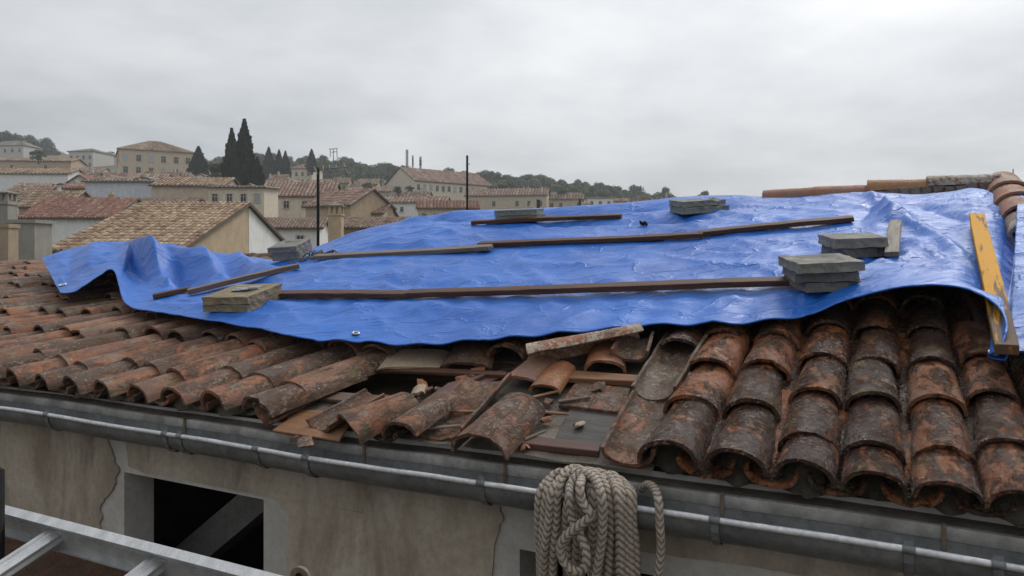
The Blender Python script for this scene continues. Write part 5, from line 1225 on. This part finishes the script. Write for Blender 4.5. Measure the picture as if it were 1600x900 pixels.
def trunk_mesh(kind):
    m = MB(); m.tube([(0, 0, -.15), (.01, 0, .2), (-.01, .01, .5), (0, 0, .8)], [.035, .028, .018, .006], 7)
    if kind != 'cypress':
        for i in range(6): a = i * 1.05; z = .32 + .08 * i; m.tube([(0, 0, z), (math.cos(a) * .14, math.sin(a) * .14, z + .1), (math.cos(a) * .26, math.sin(a) * .26, z + .15)], [.012, .008, .003], 5)
    return m.mesh('trunk', M['bark'])
TR = {k: trunk_mesh(k) for k in ('cypress', 'round')}
CR = {('cypress', 0): crown('cypress', 1, LM['cypress'], 5200), ('cypress', 1): crown('cypress', 2, LM['cypress'], 5200)}
for i in range(3): CR[('round', i)] = crown('round', 10 + i, LM['broad'], 2000); CR[('dark', i)] = crown('round', 20 + i, LM['dark'], 2000); CR[('pine', i)] = crown('pine', 30 + i, LM['pine'], 1800)
def tree(label, x, yt, yb, Z, kind, var, wid=1.0, group=None, name='tree', cat='tree'):
    b = at_Z(x, yb, Z); top_ = at_Z(x, yt, Z).z
    if x > 1030: b.z = ground(b.x, b.y) - .2
    H = top_ - b.z; Mx = Matrix.Translation(b) @ Matrix.Rotation(rnd.uniform(0, 6.28), 4, 'Z') @ Matrix.Diagonal((H * wid, H * wid, H, 1))
    root = thing(name, label, cat, Matrix.Translation(b), group); link('trunk', TR['cypress' if kind == 'cypress' else 'round'], root, Mx); link('crown', CR[(kind, var)], root, Mx)
tree('tallest cypress of the big clump, its tip the highest thing on the hill', 382, 187, 296, 130, 'cypress', 0, 1.3, 'cypresses', 'cypress_tree')
tree('second cypress of the big clump, left beside the tallest one', 362, 201, 296, 129, 'cypress', 1, 1.2, 'cypresses', 'cypress_tree')
tree('lower cypress at the right flank of the big clump', 402, 246, 300, 127, 'cypress', 1, 1.7, 'cypresses', 'cypress_tree')
tree('low dark bush at the left foot of the big cypress clump', 340, 258, 296, 131, 'dark', 0, 1.2, None)
tree('single cypress right of the ochre stone building', 310, 229, 284, 190, 'cypress', 0, 2.1, 'cypresses', 'cypress_tree')
for i, (x, y, w) in enumerate(((420, 230, 1.6), (436, 234, 1.5), (446, 236, 1.5))): tree(('left', 'middle', 'right')[i] + ' one of the three slim cypresses right of the big clump', x, y, 279, 235, 'cypress', i % 2, w, 'cypresses', 'cypress_tree')
tree('lone small cypress above the pale villa', 487, 233, 268, 262, 'cypress', 1, 1.8, 'cypresses', 'cypress_tree')
tree('lone dark tree on the skyline right of the wood', 1040, 296, 318, 300, 'dark', 1, .75, None)
tree('tiny dark tree top on the skyline just above the broken slabs', 1100, 301, 320, 300, 'dark', 2, .7, None)
WOOD = []
def skyline(x): return np.interp(x, [-60, 20, 55, 85, 130, 300, 420, 500, 560, 620, 700, 760, 800, 860, 900, 960, 1020, 1070], [203, 207, 216, 236, 244, 250, 246, 250, 256, 262, 270, 272, 276, 280, 285, 292, 303, 310])
for row, (Z, off) in enumerate(((345, 0), (318, 5), (292, 11))):
    x = -60
    while x < 1060:
        if row < 2 or x > 745 or 500 < x < 590 or 400 < x < 460:
            WOOD.append((x + rnd.uniform(-4, 4), skyline(x) + off + rnd.uniform(-6, 5), Z))
        x += rnd.uniform(8, 13) if x > 740 else rnd.uniform(11, 19) if ( x < 110 or row == 0) else rnd.uniform(16, 30)
seen_l = {}
for x, y, Z in WOOD:
    kind = rnd.choice(('dark', 'pine', 'pine') if x < 110 else ('dark', 'round') if x < 300 else ('dark', 'pine', 'round') if x < 600 else ('dark', 'round') if x < 745 else ('round', 'dark', 'pine', 'round'))
    place = ('above the upper left villa' if x < 110 else 'behind the ochre stone building' if x < 300 else 'behind the slim cypresses' if x < 480 else 'by the branching mast' if x < 600 else 'behind the long barrack' if x < 745 else
             'right wood left part' if x < 850 else 'right wood middle' if x < 950 else 'right wood right end')
    wd_ = rnd.uniform(.95, 1.4); hh_ = rnd.uniform(29, 37)
    look = ('broad' if wd_ > 1.2 else 'slim') + ' ' + {'round': 'light green tree', 'dark': 'dark leafy tree', 'pine': 'grey green pine'}[kind]
    tree(look + ' ' + ('on the skyline, ' if Z > 330 else 'below the skyline, ' if Z > 300 else 'low down, ') + place, x, y, y + hh_, Z, kind, rnd.randrange(3), wd_, 'trees of the hillside wood')
for x, y, h_ in ((575, 286, 9), (622, 292, 8), (640, 292, 8), (300, 268, 12), (60, 236, 14), (240, 284, 8), (770, 290, 10), (786, 288, 11), (880, 294, 12)):
    tree('small shrub among the roofs ' + where(x, y) + (' by the barrack gable' if x in (622, 640) else ''), x, y, y + h_ + 4, 200, 'round' if x > 700 else 'dark', rnd.randrange(3), 1.7, 'shrubs among the roofs', 'shrub', 'shrub')
# labels that came out twice get what tells them apart: their place among their like
by = {}
for o in COL.objects:
    if o.parent is None and o.get('category') in ('house', 'tree', 'shrub'): by.setdefault(o['label'], []).append(o)
for lab, os_ in by.items():
    if len(os_) < 2: continue
    os_.sort(key=lambda o: px(o.location)[0])
    names = {2: ('left', 'right'), 3: ('left', 'middle', 'right')}.get(len(os_), tuple(['leftmost'] + ['inner left', 'middle', 'inner right', 'farther right', 'next right'][:len(os_) - 2] + ['rightmost']))
    for o, n_ in zip(os_, names): o['label'] = f"{n_} of the {lab.replace('house', 'houses', 1).replace('tree ', 'trees ', 1).replace('pine ', 'pines ', 1).replace('shrub', 'shrubs', 1)}"

for o in COL.objects:
    if len(o.get('label', '').split()) > 16: print('LONG', len(o['label'].split()), o['label'])
print('fill houses', len(fill), 'trees', len(WOOD), 'objects', len(bpy.data.objects))

# ---- thin wet air
if HAZE:
    bmz = MB(); x0, x1, y0, y1, z0, z1 = -7900, 7900, -90, 3080, -16, 75
    bmz.par((x0, y0, z0), (x1 - x0, 0, 0), (0, y1 - y0, 0), (0, 0, z1 - z0)); hz = bpy.data.materials.new('haze'); hz.use_nodes = True; t = hz.node_tree; t.nodes.remove(t.nodes['Principled BSDF'])
    pv = t.nodes.new('ShaderNodeVolumePrincipled'); pv.inputs['Color'].default_value = (.9, .93, .96, 1); pv.inputs['Density'].default_value = HAZE; t.links.new(pv.outputs[0], t.nodes['Material Output'].inputs['Volume'])
    tag(bmz.build('haze', hz), kind='stuff')
